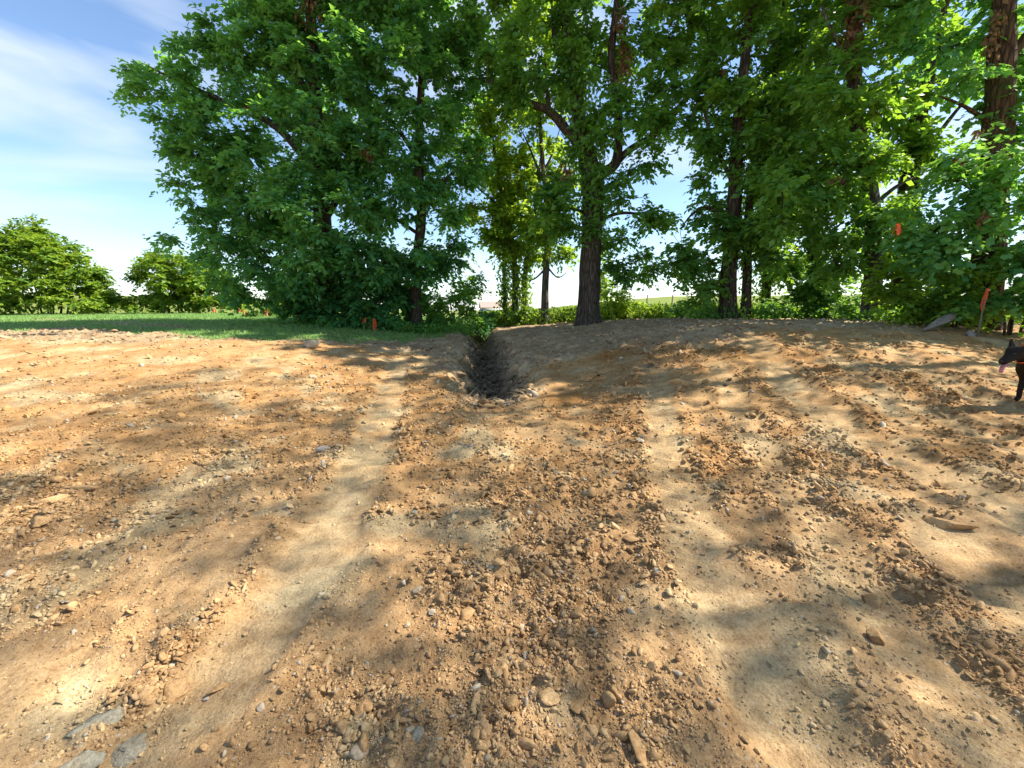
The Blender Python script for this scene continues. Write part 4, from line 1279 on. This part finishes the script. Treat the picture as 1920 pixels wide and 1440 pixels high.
c = c[keep]
ti = {k: v[keep] for k, v in info.items()}
app = size / np.hypot(yy, .9)
order = np.argsort(-np.where(ti['dep'] > .04, 0, app))
big, rest = order[:290], order[290:]
protos = []
for k in range(14):
    V, F = chunk(2, 300 + k, 8, (.30, .66), .025)
    V = V * np.array([1, r.uniform(.7, 1), r.uniform(.55, .85)])
    protos.append(mesh('soil_clod', V, F))
    protos[-1].materials.append(M['clod'])
for i in big:
    o = bpy.data.objects.new('soil_clod', protos[int(r.integers(0, 14))])
    COL.objects.link(o)
    s = size[i] * .66
    o.location = (xx[i], yy[i], z[i] + s * .12)
    o.scale = (s * r.uniform(.8, 1.35), s * r.uniform(.65, 1.0), s * r.uniform(.5, 1.0))
    o.rotation_euler = (r.uniform(-.4, .4), r.uniform(-.4, .4), r.uniform(0, 6.28))
    o.parent = ground
rest_n = len(rest)
VS, FS, CS = [], [], []
off = 0
grp = r.integers(0, 10, rest_n)
large = app[rest] > .013
for lod, sub in ((True, 2), (False, 1)):
    for k in range(10):
        sel = rest[(grp == k) & (large == lod)]
        if len(sel) == 0:
            continue
        V, F = chunk(sub, 400 + k + 20 * sub, 7 if sub == 2 else 3, (.32, .7), .05)
        a = r.uniform(0, 6.28, len(sel))
        sc3 = np.stack([np.ones(len(sel)), r.uniform(.5, 1, len(sel)), r.uniform(.3, .85, len(sel))], 1)
        W = V[None] * sc3[:, None] * (size[sel] * .6)[:, None, None]
        ca, sa = np.cos(a)[:, None], np.sin(a)[:, None]
        tl = r.normal(size=(len(sel), 2)) * .35
        X = W[:, :, 0] * ca - W[:, :, 1] * sa
        Yv = W[:, :, 0] * sa + W[:, :, 1] * ca
        Z = W[:, :, 2] + tl[:, :1] * X + tl[:, 1:] * Yv
        P = np.stack([X + xx[sel][:, None], Yv + yy[sel][:, None], Z + (z[sel] + size[sel] * .12)[:, None]], -1)
        col = ti['lighter'][sel] * r.uniform(.7, 1.3, (len(sel), 1))
        pale = r.uniform(size=len(sel)) < .05
        col[pale] = np.array([.40, .335, .25]) * r.uniform(.7, 1.2, (pale.sum(), 1))
        col = np.minimum(col, .6)
        VS.append(P.reshape(-1, 3))
        FS.append((F[None] + (np.arange(len(sel)) * len(V))[:, None, None] + off).reshape(-1, 3))
        CS.append(np.repeat(col, len(V), 0))
        off += len(sel) * len(V)
FS = np.concatenate(FS)
o = link('loose_soil', mesh('loose_soil', np.concatenate(VS), FS, {'soil': np.concatenate(CS)}), M['crumbs'])
tag(o, 'crumbly tan soil crumbs and small clods scattered over the graded ground', 'loose soil', None, 'stuff')
print('clods', rest_n, 'tris', len(FS))


# ------------------------------------------------------------------ stakes, ribbons, fence posts, house
def box_verts(sx, sy, sz, z0=0.0, taper=1.0, tilt=0.0):
    V = []
    for zz, t in ((z0, 1), (z0 + sz, taper)):
        for a, b in ((-1, -1), (1, -1), (1, 1), (-1, 1)):
            V.append((a * sx / 2 * t + tilt * (zz - z0), b * sy / 2 * t, zz))
    F = [(0, 3, 2, 1), (4, 5, 6, 7), (0, 1, 5, 4), (1, 2, 6, 5), (2, 3, 7, 6), (3, 0, 4, 7)]
    return np.array(V), np.array(F)


def ribbon_mesh(h, w, seed, tail=3):
    """a tied strip: a band of folded tape with loose tails hanging down"""
    r2 = np.random.default_rng(seed)
    V, F = [], []
    for k in range(tail):
        a = r2.uniform(0, 6.28)
        n = 6
        base = len(V)
        for i in range(n):
            t = i / (n - 1)
            rr = .012 + .035 * math.sin(t * 2.2) + .008 * math.sin(t * 9 + k)
            wd = w * (.4 + .6 * math.sin(math.pi * min(1, .18 + t * .75)))
            cx, cy = math.cos(a) * rr, math.sin(a) * rr
            tx, ty = -math.sin(a) * wd / 2, math.cos(a) * wd / 2
            z_ = -t * h * r2.uniform(.92, 1.0)
            V += [(cx - tx, cy - ty, z_), (cx + tx, cy + ty, z_)]
        for i in range(n - 1):
            b = base + 2 * i
            F.append((b, b + 1, b + 3, b + 2))
    base = len(V)
    for z_ in (.012, -.02):
        for k in range(8):
            V.append((math.cos(k * math.pi / 4) * .024, math.sin(k * math.pi / 4) * .024, z_))
    for k in range(8):
        F.append((base + k, base + (k + 1) % 8, base + 8 + (k + 1) % 8, base + 8 + k))
    return np.array(V), np.array(F)


def stake(label, px, py, top_py, Yd, flag, lean=0.0, seed=0, wide=.045):
    p = at(px, py, Yd)
    p[2] = gz(p[0], p[1]) if Yd < 22 else macro(p[0], p[1])
    H = max(.3, at(px, top_py, Yd)[2] - p[2])
    root = empty('survey_stake', p, seed * .7)
    tag(root, label, 'stake', 'survey stakes along the lawn')
    V, F = box_verts(wide, .02, H + .1, -.1, .92, lean)
    link('lath', mesh('lath', V, F), M['wood'], root)
    if flag:
        V, F = ribbon_mesh(H * flag, .13, seed)
        V = V + np.array([lean * H * .93, 0, H * .93])
        link('ribbon', mesh('ribbon', V, F), M['orange'], root)
    return root


stake('orange ribboned stake at the left, standing alone on the open lawn', 459, 598, 582, 19.5, .8, .03, 1)
stake('bigger front stake of the pair by the small bright bush', 502, 598, 585, 19.0, .85, -.04, 2)
stake('smaller rear stake of the pair by the small bright bush', 495, 592, 583, 22.0, .8, -.05, 3)
stake('plain wooden stake without ribbon in front of the thicket', 589, 612, 600, 14.0, 0, .0, 4, .06)
stake('leaning orange stake, left of the two before the bare trunk', 681, 612, 596, 13.2, .75, -.18, 5)
stake('upright orange stake, right of the two before the bare trunk', 702, 615, 597, 12.8, .8, .02, 6)
stake('faint reddish stake at the far foot of the second bush', 402, 588, 579, 23.0, .6, .0, 7)
stake('short faint stake far back just left of the lone lawn stake', 449, 590, 583, 23.0, .5, .0, 8)
p = at(1841, 588, 7.5)
p[2] = gz(p[0], p[1])
root = empty('survey_stake', p, .3)
tag(root, 'stake with a long orange ribbon by the small grey rock on the right', 'stake', None)
H = at(1841, 543, 7.5)[2] - p[2]
V, F = box_verts(.025, .015, H + .12, -.1)
link('lath', mesh('lath', V, F), M['post'], root)
V, F = ribbon_mesh(.36, .042, 12, 3)
link('ribbon', mesh('ribbon', V + np.array([0, -.02, H]), F), M['orange'], root)
rb = at(1684, 421, 7.4)
V, F = ribbon_mesh(.18, .05, 15, 4)
o = link('ribbon', mesh('ribbon', V, F), M['orange'], None, rb)
tag(o, 'orange marking ribbon hanging from a branch among the right leaves', 'ribbon')

for px, py, ty, lab in ((1168, 592, 570, 'thin wire fence post just right of the lime shrub'), (1212, 590, 566, 'thin wire fence post in the middle of the field view'), (1258, 590, 560, 'leaning thin wire fence post nearest the double trunk')):
    p = at(px, py, 18.5)
    p[2] = gz(p[0], p[1])
    V, F = box_verts(.05, .05, 1.1, -.1, .9, .03 if px == 1258 else 0)
    o = link('fence_post', mesh('fence_post', V, F), M['post'], None, p)
    tag(o, lab, 'post', 'wire fence posts along the field')

hp = at(930, 598, 130)
hp[2] = macro(hp[0], hp[1])
house = empty('house', hp, .15)
tag(house, 'pale house with a pinkish roof glimpsed through leaves far away', 'house')
V, F = box_verts(9, 7, 3.1)
link('wall', mesh('wall', V, F), M['siding'], house)
V = np.array([(-4.9, -3.9, 2.95), (4.9, -3.9, 2.95), (4.9, 3.9, 2.95), (-4.9, 3.9, 2.95), (-4.9, 0, 4.9), (4.9, 0, 4.9),
              (-4.9, -3.9, 3.1), (4.9, -3.9, 3.1), (4.9, 3.9, 3.1), (-4.9, 3.9, 3.1)])
me = bpy.data.meshes.new('roof')
me.from_pydata(V.tolist(), [], [(0, 3, 2, 1), (0, 1, 7, 6), (2, 3, 9, 8), (6, 7, 5, 4), (8, 9, 4, 5), (1, 2, 8, 5, 7), (3, 0, 6, 4, 9)])
link('roof', me, M['roofing'], house)
for wx in (-2.6, 0.4, 2.8):
    V, F = box_verts(1.0, .06, 1.3)
    link('window', mesh('window', V + np.array([wx, -3.52, 1.0]), F), M['pane'], house)


# ------------------------------------------------------------------ dog
def skin_mesh(name, verts, edges, radii, mat, parent, sub=2, rootv=0):
    me = bpy.data.meshes.new(name)
    me.from_pydata(verts, edges, [])
    o = link(name, me, mat, parent)
    md = o.modifiers.new('skin', 'SKIN')
    md.use_smooth_shade = True
    for i, rr in enumerate(radii):
        sv = me.skin_vertices[0].data[i]
        sv.radius = rr if isinstance(rr, tuple) else (rr, rr)
        sv.use_root = i == rootv
    ss = o.modifiers.new('smooth', 'SUBSURF')
    ss.levels = sub
    ss.render_levels = sub
    return o


dv, de, dr_ = [], [], []


def chain(pts, start=None):
    prev = start
    for x, yv, zv, rr in pts:
        dv.append((x, yv, zv))
        dr_.append(rr)
        if prev is not None:
            de.append((prev, len(dv) - 1))
        prev = len(dv) - 1
    return prev


chain([(-.34, 0, .50, (.105, .105))])
chain([(-.15, 0, .485, (.115, .125)), (.02, 0, .475, (.125, .145)), (.15, 0, .485, (.125, .150)), (.26, 0, .535, (.095, .105)), (.345, 0, .560, (.075, .082)), (.41, 0, .568, (.075, .075)),
       (.47, 0, .548, (.070, .066)), (.525, 0, .510, (.050, .046)), (.575, 0, .482, (.042, .038)), (.615, 0, .462, (.034, .030))], 0)
chest, head = 3, 6
chain([(-.46, 0, .52, .035), (-.56, 0, .46, .028), (-.66, 0, .40, .024), (-.74, 0, .38, .014)], 0)
for s in (1, -1):
    f = .05 * s
    chain([(.16, .085 * s, .37, (.052, .062)), (.13 + f, .09 * s, .27, (.036, .042)), (.16 + f, .09 * s, .13, .025), (.155 + f, .09 * s, .045, .024), (.20 + f, .09 * s, .022, (.027, .020))], chest)
    chain([(-.33, .085 * s, .40, (.06, .085)), (-.25 - f, .09 * s, .29, (.042, .052)), (-.39 - f, .09 * s, .17, .025), (-.37 - f, .09 * s, .05, .022), (-.32 - f, .09 * s, .022, (.026, .020))], 0)
    chain([(.405, .054 * s, .625, (.042, .028)), (.40, .070 * s, .668, (.028, .018)), (.395, .080 * s, .712, (.010, .008))], head)
dp = at(1899, 758, 4.7)
dp[2] = gz(dp[0], dp[1])
HEAD = R(190)
fx, fy = .17, -.09
ox = dp[0] - (math.cos(HEAD) * fx - math.sin(HEAD) * fy)
oy = dp[1] - (math.sin(HEAD) * fx + math.cos(HEAD) * fy)
dog = empty('dog', (ox, oy, gz(dp[0], dp[1]) - .005), HEAD)
tag(dog, 'black dog with pricked ears and an orange collar at the right edge', 'dog')
skin_mesh('body', dv, de, dr_, M['dog'], dog)


def lathe_ball(name, loc, scale, mat, parent, sub=2):
    V, F = ICO[sub]
    return link(name, mesh(name, V * np.array(scale) + np.array(loc), F, shade=True), mat, parent)


for s in (1, -1):
    lathe_ball('eye', (.512, .036 * s, .565), (.010, .008, .010), M['eye'], dog)
lathe_ball('nose', (.612, 0, .482), (.016, .019, .015), M['nose'], dog)
tv, tf = [], []
for i in range(6):
    t = i / 5
    cx, cz, w_ = .555 + .055 * math.sin(t * 1.7), .462 - .10 * t ** 1.3, .022 * (1 - .35 * t ** 3)
    for q, dz in ((-1, 0), (-.5, .006), (.5, .006), (1, 0)):
        tv.append((cx + dz, q * w_ + .012, cz))
    for q, dz in ((1, -.006), (-1, -.006)):
        tv.append((cx + dz, q * w_ * .9 + .012, cz - .004))
for i in range(5):
    for q in range(6):
        a, b = i * 6 + q, i * 6 + (q + 1) % 6
        tf.append((a, b, b + 6, a + 6))
link('tongue', mesh('tongue', tv, tf, shade=True), M['tongue'], dog)
cv, cf = [], []
cdir = norm(np.array([.085, 0, .020]))
cn = np.array([-cdir[2], 0, cdir[0]])
for i in range(24):
    a = i * 2 * math.pi / 24
    rad = np.array([0, math.cos(a), 0]) * .088 + cn * math.sin(a) * .094
    for off_, k in ((-.014, 1.0), (.014, 1.0), (.014, 1.06), (-.014, 1.06)):
        cv.append(np.array([.325, 0, .553]) + rad * k + cdir * off_)
for i in range(24):
    for q in range(4):
        a, b = i * 4 + q, i * 4 + (q + 1) % 4
        j = ((i + 1) % 24) * 4
        cf.append((a, b, j + (q + 1) % 4, j + q))
link('collar', mesh('collar', cv, cf, shade=True), M['collar'], dog)
tris = sum(sum(len(p.vertices) - 2 for p in o.data.polygons) if len(o.data.polygons) < 2000 else len(o.data.polygons) * (len(o.data.polygons[0].vertices) - 2) for o in sc.objects if o.type == 'MESH')
print('TRIS', tris)
